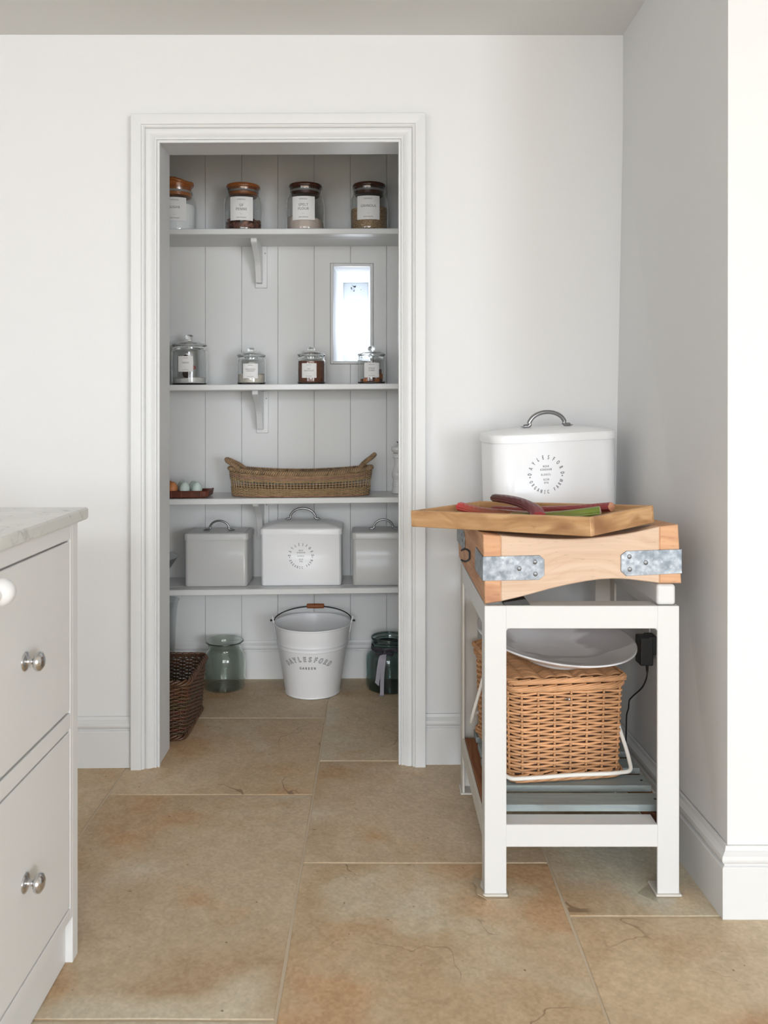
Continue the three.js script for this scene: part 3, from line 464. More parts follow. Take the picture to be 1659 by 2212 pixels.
{
  const x = -0.306, z = -0.700, b = thing('seagrass_basket', 'long oval woven seagrass basket with an openwork band and two loop handles', 'basket', [x, shelfY(2, x) + 0.0012, z], 0.0); b.rotation.z = 0.007;
  const path = oval(0.566, 0.185), fl = (y) => { const f = 0.965 + y * 0.42; return [f, 0.95 + y * 0.5]; }, sag = (px) => 0.019 * (px / 0.28) ** 2, N = 124, base = [0.40, 0.255, 0.14];
  const rows = (a, b2, n) => { const L = []; for (let i = 0; i < n; i++) { const y = a + (b2 - a) * i / (n - 1); L.push(withTint(weaveRow(path, N, y, i, 0.0021, 0.0023, fl, (q) => sag(q) * y / 0.1, 3, 4), base.map((c) => c * rr(0.85, 1.15)), i, 0.4)); } return join(L); };
  const stuff = (n, g) => { const o = mesh(n, g, M.strand, b); o.userData.kind = 'stuff'; return o; };
  stuff('lower_weave', rows(0.003, 0.030, 8)); stuff('upper_weave', rows(0.056, 0.0845, 9));
  stuff('stakes', join(Array.from({ length: 100 }, (_, i) => { const q = path.at((i + 0.5) / 100), k = (y) => { const f = fl(y); return [q.x * f[0], y + sag(q.x) * y / 0.1, q.z * f[1]]; }; return withTint(tube([k(0.002), k(0.045), k(0.087)], 0.00155, 4, 4), [0.48, 0.33, 0.19], i, 0.3); })));
  [0.0385, 0.0475].forEach((y, i) => mesh('cross_strand', withTint(tube(Array.from({ length: 60 }, (_, k) => { const q = path.at(k / 60), f = fl(y); return [q.x * f[0], y + sag(q.x) * y / 0.1, q.z * f[1]]; }), 0.0013, 240, 4, true), [0.48, 0.33, 0.19], i), M.strand, b));
  mesh('rim', withTint(braid(path, 150, 0.090, 0.0066, fl, (q) => sag(q), 1.2), [0.36, 0.235, 0.13], 3, 0.45), M.strand, b);
  const floor = oval(0.54, 0.172); mesh('basket_floor', withTint(prism(Array.from({ length: 48 }, (_, i) => { const q = floor.at(i / 48); return [q.x, q.z]; }), 0.005).rotateX(-Math.PI / 2).translate(0, 0.0, 0), base, 1), M.strand, b);
  for (const s of [-1, 1]) {
    const P = [V(s * 0.235, 0.108, 0.062), V(s * 0.255, 0.125, 0.052), V(s * 0.287, 0.143, 0.03), V(s * 0.296, 0.149, 0), V(s * 0.287, 0.143, -0.03), V(s * 0.255, 0.125, -0.052), V(s * 0.235, 0.108, -0.062)];
    if (s > 0) P.forEach((p) => { p.y += (p.y - 0.108) * 0.35; }); P.forEach((p) => { p.y -= 0.004; });
    const core = tube(P, 0.0062, 40, 8), c = new THREE.CatmullRomCurve3(P), H = []; for (let i = 0; i <= 400; i++) { const t = i / 400, p = c.getPoint(t), tn = c.getTangent(t), n = V(0, 1, 0).cross(tn).normalize(), m = tn.clone().cross(n), a = t * 34 * 2 * Math.PI; H.push(p.add(n.multiplyScalar(Math.cos(a) * 0.0064)).add(m.multiplyScalar(Math.sin(a) * 0.0064))); }
    const wrap = new THREE.TubeGeometry(new THREE.CatmullRomCurve3(H), 800, 0.0027, 5); mesh('handle', withTint(join([core, wrap]), [0.33, 0.21, 0.115], 6 + s, 0.4), M.strand, b);
  }
}
{
  const x = 0.0866, m = thing('pepper_mill', 'glossy white turned pepper mill at the right end of the third shelf', 'pepper mill', [x, shelfY(2, x), -0.750]);
  mesh('mill_body', lathe([[0, 0], [0.0285, 0], [0.029, 0.003], ...smoothPts([[0.0285, 0.008], [0.026, 0.020], [0.0245, 0.0275]], 8), [0.0258, 0.030], [0.0255, 0.035], [0.0232, 0.0365], [0.0248, 0.039], [0.0245, 0.044], [0.0225, 0.0455], [0.024, 0.048], [0.0235, 0.053], [0.022, 0.0545], ...smoothPts([[0.0235, 0.058], [0.0275, 0.070], [0.0277, 0.079], [0.0245, 0.092], [0.0195, 0.108], [0.0178, 0.118], [0.0185, 0.132], [0.0205, 0.144]], 30), [0.0232, 0.1455], [0.0232, 0.151], [0.021, 0.1525], [0.0225, 0.156], [0.0222, 0.162], [0, 0.162]], 40), M.porcelain, m);
  mesh('mill_head', lathe([[0, 0.1625], [0.018, 0.1625], ...smoothPts([[0.022, 0.166], [0.0288, 0.174], [0.0300, 0.181], [0.027, 0.189], [0.018, 0.195], [0.006, 0.197]], 20), [0, 0.197]], 40), M.porcelain, m);
  mesh('finial', lathe([[0, 0.1972], [0.003, 0.1972], [0.0025, 0.201], [0.004, 0.204], [0.008, 0.208], [0.0085, 0.210], [0, 0.2095]], 12), M.iron, m);
}

// ---------------------------------------------------------------- enamel bins
const logo = canvasTex(512, 512, (g, W) => {
  g.clearRect(0, 0, W, W); g.fillStyle = '#747478'; g.textAlign = 'center'; g.textBaseline = 'middle';
  const put = (t, a, R, flip, s) => { g.save(); g.translate(W / 2 + R * Math.sin(a), W / 2 - R * Math.cos(a)); g.rotate(flip ? a + Math.PI : a); g.scale(0.62, 1); g.font = 'bold ' + s + 'px sans-serif'; g.fillText(t, 0, 0); g.restore(); };
  'DAYLESFORD'.split('').forEach((t, i) => put(t, (-87 + i * 174 / 9) * Math.PI / 180, 205, false, 66));
  'ORGANIC FARM'.split('').forEach((t, i) => put(t, (-113 - i * 134 / 11) * Math.PI / 180, 205, true, 58));
  g.beginPath(); g.arc(54, 280, 8, 0, 7); g.arc(458, 278, 8, 0, 7); g.fill();
  [['N E A R', 158], ['K I N G H A M', 196], ['G L O U C S .', 256], ['G L 5 6', 314], ['0 Y G', 352]].forEach(([t, y]) => { g.save(); g.translate(W / 2, y); g.scale(0.66, 1); g.font = 'bold 34px sans-serif'; g.fillText(t, 0, 0); g.restore(); });
});
function enamelBin(name, label, o, pos, turn, group) {
  const b = thing(name, label, 'storage bin', pos, turn, group), { w, d, h, r } = o, m = o.mat; b.rotation.z = 0.007;
  const R = (q) => ({ w: w * q[0] - q[2], d: d * q[0] - q[2], r: Math.max(0.003, r - q[2] / 2), y: q[1] });
  mesh('bin_body', loft([[1, 0.0008, 0.014], [1, 0.0012, 0.006], [1, 0.004, 0.001], [1, 0.012, 0], [1, h - 0.002, 0], [1, h, 0.003]].map(R), 0.7), m, b);
  const e = 0.0085, L = (i, y) => ({ w: w + e - 2 * i, d: d + e - 2 * i, r: Math.max(0.002, r + e / 2 - i), y });
  const top = h + o.rim, rings = [L(0.003, h - 0.0035), L(0, h - 0.003), L(0, top - 0.006), L(0.0012, top - 0.002), L(0.004, top)];
  if (o.dome) for (let i = 1; i <= 16; i++) { const s = (i / 16) ** 1.6 * 0.995; rings.push({ w: (w + e - 0.008) * (1 - s), d: (d + e - 0.008) * (1 - s), r: Math.max(0.001, (r + e / 2) * (1 - s)), y: top + o.dome * (1 - (1 - s) ** 2.6) }); }
  else rings.push(L(0.008, top), L(0.0095, top - 0.002), L(0.014, top - 0.002), L(0.0155, top + 0.0005), L(0.02, top + 0.001));
  const lid = mesh('lid', loft(rings, 0.7), m, b), ty = top + (o.dome ? o.dome : 0.001), hw = o.hw / 2, hh = o.hh;
  const P = [[-hw, 0.003, 0], [-hw + 0.010, 0.0035, 0], [-hw + 0.016, 0.010, 0], ...Array.from({ length: 11 }, (_, i) => { const a = Math.PI * (0.93 - 0.86 * i / 10); return [(hw - 0.012) * Math.cos(a), hh * (0.02 + 0.98 * Math.sin(a) ** 0.9), 0]; }), [hw - 0.016, 0.010, 0], [hw - 0.010, 0.0035, 0], [hw, 0.003, 0]];
  mesh('handle', tube(P.map(([x, y, z]) => V(x, y + ty, z)), o.ht, 70, 10), M.steel, lid);
  for (const s of [-1, 1]) { mesh('handle_foot', bx(s * hw - 0.011, s * hw + 0.011, ty + 0.0005, ty + 0.0035, -0.007, 0.007, 0.0012), M.steel, lid); mesh('rivet', new THREE.SphereGeometry(0.0032, 10, 8).scale(1, 0.6, 1).translate(s * (hw + 0.003), ty + 0.004, 0), M.steel, lid); }
  if (o.logo) mesh('lettering', new THREE.PlaneGeometry(o.logo[2], o.logo[2]).translate(o.logo[0], o.logo[1], d / 2 + 0.0006), new THREE.MeshStandardMaterial({ map: logo, transparent: true, roughness: 0.4 }), b);
  return b;
}
const small = { w: 0.2476, d: 0.163, h: 0.188, r: 0.016, rim: 0.0225, hw: 0.104, hh: 0.038, ht: 0.0042, mat: M.enamelGrey };
enamelBin('enamel_bin', 'grey beige enamel bin with a flat lid standing left of the white bin', small, [-0.635, shelfY(3, -0.635), -0.7185], 0, 'grey enamel bins');
enamelBin('enamel_bin', 'grey beige enamel bin with a flat lid, its right side hidden by the door jamb', small, [0.0264, shelfY(3, 0.0264), -0.7185], 0, 'grey enamel bins');
enamelBin('enamel_bin', 'large white enamel bin with a domed lid and round printed lettering on the lowest shelf', { w: 0.316, d: 0.178, h: 0.205, r: 0.014, rim: 0.0215, dome: 0.024, hw: 0.128, hh: 0.045, ht: 0.0048, mat: M.enamelWhite, logo: [0.0, 0.118, 0.114] }, [-0.300, shelfY(3, -0.300), -0.735], 0);
{
  const x = -0.942, b = single('metal_bowl', 'silvery flared metal bowl peeping from behind the left jamb on the lowest shelf', 'bowl', lathe([[0, 0.001], [0.06, 0.001], [0.065, 0.004], ...smoothPts([[0.07, 0.012], [0.094, 0.04], [0.118, 0.075], [0.139, 0.106]], 16), [0.1405, 0.108], [0.137, 0.107], ...smoothPts([[0.114, 0.075], [0.09, 0.042], [0.066, 0.016], [0.04, 0.008]], 16), [0, 0.008]], 56), M.pewter, [x, shelfY(3, x), -0.700]);
}

// ---------------------------------------------------------------- larder floor
{
  const b = thing('glass_jar', 'wide pale green glass jar with a flared rim beside the bucket', 'glass jar', [-0.617, 0, -0.728]);
  mesh('jar_body', hollow([[0, 0.0008], [0.074, 0.0008], ...smoothPts([[0.0805, 0.005], [0.083, 0.02], [0.083, 0.09], [0.0825, 0.118], [0.078, 0.136], [0.069, 0.148], [0.0645, 0.156], [0.0643, 0.168], [0.068, 0.179], [0.0755, 0.187]], 50)], 0.0028, 64), M.greenGlass, b);
  mesh('rim', new THREE.TorusGeometry(0.0758, 0.0019, 8, 64).rotateX(Math.PI / 2).translate(0, 0.1875, 0), M.greenRim, b);
}
{
  const b = thing('glass_jar', 'dark teal glass jar with a grey ribbon tied round its neck', 'glass jar', [0.0485, 0, -0.722]);
  mesh('jar_body', hollow([[0, 0.0008], [0.084, 0.0008], ...smoothPts([[0.091, 0.006], [0.0945, 0.022], [0.0950, 0.08], [0.0948, 0.118], [0.090, 0.138], [0.079, 0.151], [0.071, 0.158], [0.0685, 0.166], [0.0685, 0.182], [0.0695, 0.186]], 50), [0.0715, 0.191], [0.0725, 0.198], [0.0715, 0.204]], 0.0035, 64), M.tealGlass, b);
  mesh('rim', new THREE.TorusGeometry(0.0705, 0.0034, 10, 64).rotateX(Math.PI / 2).scale(1, 1.3, 1).translate(0, 0.204, 0), M.tealRim, b);
  mesh('neck_ring', new THREE.TorusGeometry(0.0705, 0.0028, 8, 64).rotateX(Math.PI / 2).translate(0, 0.186, 0), M.tealRim, b);
  const r = thing('ribbon', 'grey satin ribbon tied in a bow with tails hanging down the teal jar', 'ribbon', [0.0485, 0, -0.722]);
  const band = warp(new THREE.CylinderGeometry(0.0728, 0.0745, 0.015, 64, 3, true), (v) => { const a = Math.atan2(v.x, v.z); v.y += 0.003 * Math.sin(a * 2 + 1); }).translate(0, 0.1695, 0); band.computeVertexNormals();
  mesh('band', band, M.ribbonDark, r);
  function strip(c, wdt, tw) { const g = new THREE.PlaneGeometry(1, 1, 2, 30), k = new THREE.CatmullRomCurve3(c); warp(g, (v) => 0); const p = g.attributes.position; for (let i = 0; i < p.count; i++) { const t = 0.5 - p.getY(i), s = p.getX(i), q = k.getPoint(t), w = tw(t); p.setXYZ(i, q.x + s * wdt * w[0], q.y + s * wdt * w[1], q.z + s * wdt * w[2]); } g.computeVertexNormals(); return g; }
  const kz = 0.074;
  mesh('tail', strip([V(-0.022, 0.164, kz), V(-0.034, 0.145, 0.090), V(-0.041, 0.11, 0.0945), V(-0.046, 0.07, 0.093), V(-0.050, 0.043, 0.092)], 0.0165, (t) => [0.95, -0.25 - (t > 0.9 ? (t - 0.9) * 6 : 0), 0.15]), M.ribbon, r);
  mesh('tail', strip([V(-0.020, 0.163, kz + 0.002), V(-0.022, 0.140, 0.094), V(-0.028, 0.09, 0.0985), V(-0.030, 0.04, 0.0995), V(-0.031, 0.006, 0.101), V(-0.036, 0.0025, 0.112)], 0.015, () => [1, -0.08, 0.1]), M.ribbon, r);
  for (const s of [-1, 1]) mesh('bow_loop', strip([V(-0.02, 0.164, kz + 0.003), V(-0.02 + s * 0.018, 0.172, kz + 0.012), V(-0.02 + s * 0.036, 0.166, kz + 0.008 - (s < 0 ? 0.014 : 0)), V(-0.02 + s * 0.030, 0.157, kz + 0.012), V(-0.02 + s * 0.01, 0.160, kz + 0.010), V(-0.02, 0.163, kz + 0.004)], 0.014, () => [0, 0.9, 0.4]), M.ribbonDark, r);
  mesh('knot', new THREE.SphereGeometry(0.0065, 14, 10).scale(1.1, 1.2, 0.8).translate(-0.02, 0.163, kz + 0.005), M.ribbonDark, r);
}
{
  const b = thing('glass_vase', 'tall clear glass vase behind the dark wicker basket, mostly hidden by the jamb', 'vase', [-0.872, 0, -0.755]);
  mesh('vase_body', lathe([[0, 0.006], [0.04, 0.006], ...smoothPts([[0.045, 0.012], [0.046, 0.06], [0.048, 0.16], [0.051, 0.25], [0.056, 0.31], [0.0625, 0.345]], 40)], 56), glass(0.80, 0.82, 0.82), b);
  mesh('rim', new THREE.TorusGeometry(0.0625, 0.0018, 8, 56).rotateX(Math.PI / 2).translate(0, 0.3455, 0), M.rim, b);
  mesh('vase_foot', lathe([[0, 0.0008], [0.046, 0.0008], [0.048, 0.004], [0.045, 0.012], [0, 0.016]], 40), M.rim, b);
}
{
  const b = thing('metal_bucket', 'white enamelled metal bucket lettered on the front with a wood grip on its wire handle', 'bucket', [-0.258, 0, -0.686]);
  const R = (y) => 0.1075 + 0.0435 * (y / 0.273);
  const outer = [[0.1095, 0.0008], [0.1105, 0.003], [0.1085, 0.006], [R(0.009), 0.009], [R(0.06), 0.06], [R(0.12), 0.12], [R(0.183), 0.183]];
  const ribs = [[R(0.186) + 0.003, 0.186], [R(0.191) + 0.0034, 0.191], [R(0.1965) - 0.0006, 0.1965], [R(0.202) + 0.0034, 0.202], [R(0.207) + 0.003, 0.207], [R(0.210), 0.210]];
  mesh('bucket_body', lathe([[0, 0.004], [0.1075, 0.004], ...outer, ...ribs, [R(0.23), 0.23], [R(0.268), 0.268], [R(0.27) - 0.0012, 0.27], [R(0.2) - 0.0012, 0.2], [R(0.1) - 0.0012, 0.1], [R(0.01) - 0.0012, 0.01], [0.0, 0.008]], 80), M.enamelWhite, b);
  mesh('rolled_rim', new THREE.TorusGeometry(0.1508, 0.0031, 10, 80).rotateX(Math.PI / 2).translate(0, 0.272, 0), M.enamelWhite, b);
  for (const s of [-1, 1]) {
    mesh('ear', at(new THREE.TorusGeometry(0.0105, 0.0028, 8, 24).rotateY(Math.PI / 2).scale(1, 1.45, 1), [s * 0.156, 0.281, 0], [0, 0, -s * 0.22]), M.enamelWhite, b);
    mesh('ear_plate', at(new RoundedBoxGeometry(0.004, 0.032, 0.03, 2, 0.0018), [s * 0.1505, 0.252, 0], [0, 0, -s * 0.16]), M.enamelWhite, b);
    mesh('end_cap', new THREE.SphereGeometry(0.0045, 12, 8).translate(s * 0.166, 0.280, 0), M.iron, b);
  }
  const A = []; for (let i = 0; i <= 24; i++) { const a = Math.PI * (1 - i / 24), q = Math.sin(a); A.push(V(0.155 * Math.cos(a) , 0.280 + 0.020 * q, -0.152 * q)); } A.unshift(V(-0.167, 0.280, 0)); A.push(V(0.167, 0.280, 0));
  const bail = mesh('bail', tube(A, 0.0026, 90, 8), M.iron, b);
  mesh('grip', triUV(at(lathe([[0, -0.036], [0.008, -0.036], [0.0095, -0.034], [0.0102, 0], [0.0095, 0.034], [0.008, 0.036], [0, 0.036]], 20).rotateZ(Math.PI / 2), [0, 0.301, -0.153])), M.grip, bail);
  const text = canvasTex(1024, 512, (g, W, H) => {
    g.clearRect(0, 0, W, H); g.textAlign = 'center'; g.textBaseline = 'middle'; g.lineJoin = 'round';
    'DAYLESFORD'.split('').forEach((t, i) => { const a = (-39.5 + i * 79 / 9) * Math.PI / 180, rad = 620; g.save(); g.translate(W / 2 + rad * Math.sin(a) * 1.02, 140 + rad * (1 - Math.cos(a)) * 1.02); g.rotate(a * 0.95); g.scale(0.62, 1); g.font = 'bold 165px sans-serif'; g.strokeStyle = '#2c2c30'; g.lineWidth = 9; g.strokeText(t, 0, 0); g.lineWidth = 5; g.strokeStyle = '#e9e9ea'; g.restore(); });
    g.fillStyle = '#19191c'; 'GARDEN'.split('').forEach((t, i) => { g.save(); g.translate(W / 2 + (i - 2.5) * 52, 366); g.scale(0.66, 1); g.font = 'bold 80px sans-serif'; g.fillText(t, 0, 0); g.restore(); });
  });
  const th = 1.7, y0 = 0.104, y1 = 0.186, P = new THREE.CylinderGeometry(R(y1) + 0.0006, R(y0) + 0.0006, y1 - y0, 48, 1, true, -th / 2 - 0.075, th).translate(0, (y0 + y1) / 2, 0);
  mesh('lettering', P, SM({ map: text, transparent: true, roughness: 0.4 }), b);
}
{
  const b = thing('wicker_basket', 'dark brown open wicker basket on the floor just inside the left jamb', 'basket', [-0.8375, 0, -0.3335]);
  const w = 0.362, d = 0.302, path = loop(w, d, 0.03), fl = (y) => { const f = 1 + 0.13 * (y - 0.02) / 0.2; return [1 + 0.085 * (y / 0.2), 1 + 0.07 * (y / 0.2)]; }, N = 58, base = [0.088, 0.042, 0.021];
  const L = []; for (let i = 0; i < 27; i++) L.push(withTint(weaveRow(path, N, 0.021 + i * 0.0063, i, 0.0036, 0.0030, fl, flat, 4, 5), base.map((c) => c * rr(0.75, 1.3)), i, 0.35));
  const wv = mesh('weave', join(L), M.darkStrand, b); wv.userData.kind = 'stuff';
  for (let i = 0; i < N; i++) { const q = path.at((i + 0.5) / N), k = (y) => { const f = fl(y); return [q.x * f[0], y, q.z * f[1]]; }; mesh('stake', withTint(tube([k(0.006), k(0.1), k(0.196)], 0.0026, 4, 6), [0.075, 0.037, 0.018], i, 0.3), M.darkStrand, b); }
  mesh('rim', withTint(braid(path, 60, 0.197, 0.0085, fl, flat, 2.2), [0.105, 0.05, 0.024], 4, 0.35), M.darkStrand, b);
  mesh('base_border', withTint(braid(path, 60, 0.010, 0.0078, fl, flat, 2.0), [0.10, 0.048, 0.024], 5, 0.5), M.darkStrand, b);
  const F = []; for (let i = 0; i < 34; i++) F.push(withTint(rod([-w / 2 + 0.01, 0.008, -d / 2 + 0.006 + i * 0.0088], [w / 2 - 0.01, 0.008, -d / 2 + 0.006 + i * 0.0088], 0.0042, 6), base, i)); const fb = mesh('basket_floor', join(F), M.darkStrand, b); fb.userData.kind = 'stuff';
}

// ---------------------------------------------------------------- kitchen cabinet at the left
{
  const c = thing('kitchen_cabinet', 'pale grey kitchen cabinet with two deep drawers at the left of the picture', 'cabinet', [0, 0, 0]);
  const X = -0.62, z0 = 0.915, z1 = 3.3;
  mesh('carcass', triUV(join([bx(-1.24, X - 0.022, 0.094, 0.8935, z0 + 0.02, z1), bx(-1.24, X - 0.002, 0, 0.8935, z0, z0 + 0.02, 0.001)])), M.cabinet, c);
  mesh('stile', triUV(join([bx(X - 0.022, X, 0, 0.8935, z0, z0 + 0.030, 0.0012), bx(X - 0.022, X, 0.094, 0.8935, z0 + 0.029, z0 + 0.042, 0.0012)])), M.cabinet, c);
  mesh('stile', triUV(bx(X - 0.022, X, 0.094, 0.8935, 1.386, 1.428, 0.0012)), M.cabinet, c);
  for (const [a, b] of [[0.8635, 0.8935], [0.480, 0.513], [0.094, 0.118]]) mesh('rail', triUV(bx(X - 0.022, X, a, b, z0 + 0.041, z1, 0.0012)), M.cabinet, c);
  mesh('plinth', triUV(bx(-1.2, X - 0.014, 0.002, 0.094, z0 + 0.030, z1)), M.cabinet, c);
  const knob = lathe([[0, 0], [0.0165, 0], [0.0172, 0.0015], [0.014, 0.0035], [0.0075, 0.005], [0.0055, 0.008], [0.0055, 0.014], [0.0085, 0.017], [0.0150, 0.0195], [0.0172, 0.0235], [0.0160, 0.0285], [0.010, 0.0325], [0, 0.034]], 40).rotateZ(-Math.PI / 2);
  for (const [a, b] of [[0.518, 0.8595], [0.1215, 0.4755]]) for (const [za, zb, far] of [[z0 + 0.0445, 1.3825, 1], [1.4315, 2.1, 0]]) {
    const d = mesh('drawer', triUV(bx(X - 0.02, X - 0.0005, a, b - (far ? 0 : 0), za, zb, 0.0014)), M.cabinet, c);
    mesh('knob', knob.clone().translate(X - 0.0005, a === 0.518 ? 0.6825 : 0.292, far ? 1.172 : 1.76), M.chrome, d);
  }
  single('worktop', 'pale veined stone worktop with an eased edge on the grey cabinet', 'worktop', triUV(bx(-1.3, -0.611, 0.894, 0.919, 0.875, 3.4, 0.0035)), M.quartz);
  const r = thing('towel_rail', 'white rounded end of a rail fixed to the cabinet front at the left edge', 'rail', [0, 0, 0]);
  mesh('end_ball', new THREE.SphereGeometry(0.0215, 28, 20).translate(-0.556, 0.857, 1.41), M.porcelain, r);
  mesh('bar', rod([-0.556, 0.857, 1.41], [-0.556, 0.857, 2.2], 0.011, 14), M.porcelain, r);
  for (const z of [1.52, 2.1]) mesh('bracket', rod([X + 0.0085, 0.872, z], [-0.556, 0.857, z], 0.008, 12), M.porcelain, r);
}

// ---------------------------------------------------------------- butcher's block stand
const SL = 0.248, SR = 0.698, SF = 0.714, SB = 0.16, ST = 0.671;
{
  const s = thing('block_stand', 'white painted metal stand with a slatted lower shelf under the butcher block', 'stand', [0, 0, 0]), t = 0.007, w = 0.0505, e = 0.0012;
  for (const [x, sx] of [[SL, 1], [SR, -1]]) for (const [z, sz] of [[SF, -1], [SB, 1]]) {
    const X = (a, b) => [Math.min(x + sx * a, x + sx * b), Math.max(x + sx * a, x + sx * b)], Z = (a, b) => [Math.min(z + sz * a, z + sz * b), Math.max(z + sz * a, z + sz * b)];
    const leg = mesh('leg', triUV(join([bx(...X(0, w), 0.0055, ST, ...Z(0, t), e), bx(...X(0.0002, t), 0.0055, ST, ...Z(t * 0.5, w), e)])), sz < 0 ? M.whitePaint : M.agedPaint, s);
    const [fa, fb] = X(-0.006, w + 0.004), [ga, gb] = Z(-0.006, w + 0.004); mesh('foot_plate', triUV(warp(bx(fa, fb, 0.0008, 0.0062, ga, gb, 0.002), (v) => { v.x += 0.0012 * Math.sin(v.z * 130); })), M.agedPaint, leg);
  }
  const fillet = (x, sx, y, sy) => prism([[x, y], [x + sx * 0.006, y], [x + sx * 0.0018, y + sy * 0.0018], [x, y + sy * 0.006]], t - 0.0004).translate(0, 0, SF - t);
  mesh('front_rail', triUV(join([bx(SL + w - 0.001, SR - w + 0.001, 0.6185, ST, SF - t, SF - 0.0004, e), bx(SL + w, SR - w, ST - t, ST - 0.0002, SF - w, SF - t), fillet(SL + w, 1, 0.6187, -1), fillet(SR - w, -1, 0.6187, -1)])), M.whitePaint, s);
  mesh('front_rail', triUV(join([bx(SL + w - 0.001, SR - w + 0.001, 0.1135, 0.165, SF - t, SF - 0.0004, e), bx(SL + w, SR - w, 0.158, 0.1648, SF - w, SF - t)])), M.whitePaint, s);
  for (const y of [0.6185, 0.1135]) {
    mesh('back_rail', triUV(bx(SL + w - 0.001, SR - w + 0.001, y, y + 0.0515, SB, SB + t, e)), M.whitePaint, s);
    for (const [x, sx] of [[SL, 1], [SR, -1]]) mesh('side_rail', triUV(join([bx(Math.min(x + sx * 0.0004, x + sx * t), Math.max(x + sx * 0.0004, x + sx * t), y, y + 0.0513, SB + w - 0.001, SF - w + 0.001, e), bx(Math.min(x + sx * t, x + sx * 0.042), Math.max(x + sx * t, x + sx * 0.042), y < 0.3 ? y : y + 0.0445, y < 0.3 ? y + t : y + 0.0512, SB + w, SF - w)])), y < 0.3 && sx > 0 ? M.agedPaint : M.whitePaint, s);
  }
  mesh('bearer', triUV(bx(0.6475, 0.6915, ST + 0.0004, 0.7195, 0.19, SF - 0.004, 0.0075)), M.whitePaint, s);
  for (const x of [SL + t + 0.0006, SR - t - 0.0366]) mesh('batten', triUV(bx(x, x + 0.036, 0.121, 0.1668, SB + w, SF - w, 0.002), 1, 0, 0, true), M.batten, s);
  [0.657, 0.556, 0.455, 0.352, 0.252].forEach((z, i) => {
    const a = 0.282 + rr(-0.003, 0.003), b = 0.688 + rr(-0.004, 0.003), sl = mesh('slat', triUV(bx(a, b, 0.1674, 0.1838, z - 0.063, z, 0.0018), 1, rnd(), rnd()), M.slat, s);
    for (const x of [a + 0.016, b - 0.016]) mesh('screw', new THREE.CylinderGeometry(0.0036, 0.0036, 0.001, 10).translate(x, 0.1841, z - 0.03), M.iron, sl);
  });
  single('cardboard_shim', 'torn brown cardboard scrap under the front left foot of the stand', 'cardboard', warp(new THREE.BoxGeometry(0.075, 0.0012, 0.072, 6, 1, 6), (v) => { v.y += 0.014 * Math.max(0, -v.x - 0.012) / 0.025; v.x += 0.003 * Math.sin(v.z * 160); }), M.card, [SL + 0.018, 0.0002, SF - 0.022], 0.05);
  single('plastic_shim', 'clear plastic scrap under the front right foot of the stand', 'plastic', bx(-0.045, 0.035, 0, 0.0009, -0.045, 0.032), glass(0.97, 0.97, 0.97, 1.3), [SR - 0.03, 0.0001, SF - 0.01], 0.75);
  const leaf = new THREE.Shape(); leaf.moveTo(0, 0); leaf.quadraticCurveTo(0.006, 0.006, 0, 0.014); leaf.quadraticCurveTo(-0.006, 0.006, 0, 0);
  const lf = single('leaf', 'tiny green leaf scrap on the floor beside the front right foot', 'leaf', new THREE.ExtrudeGeometry(leaf, { depth: 0.0006, bevelEnabled: false }).translate(0, 0, 0), M.leafGreen, [0.712, 0.0005, 0.675], 0.9); lf.rotation.x = -0.9;
}

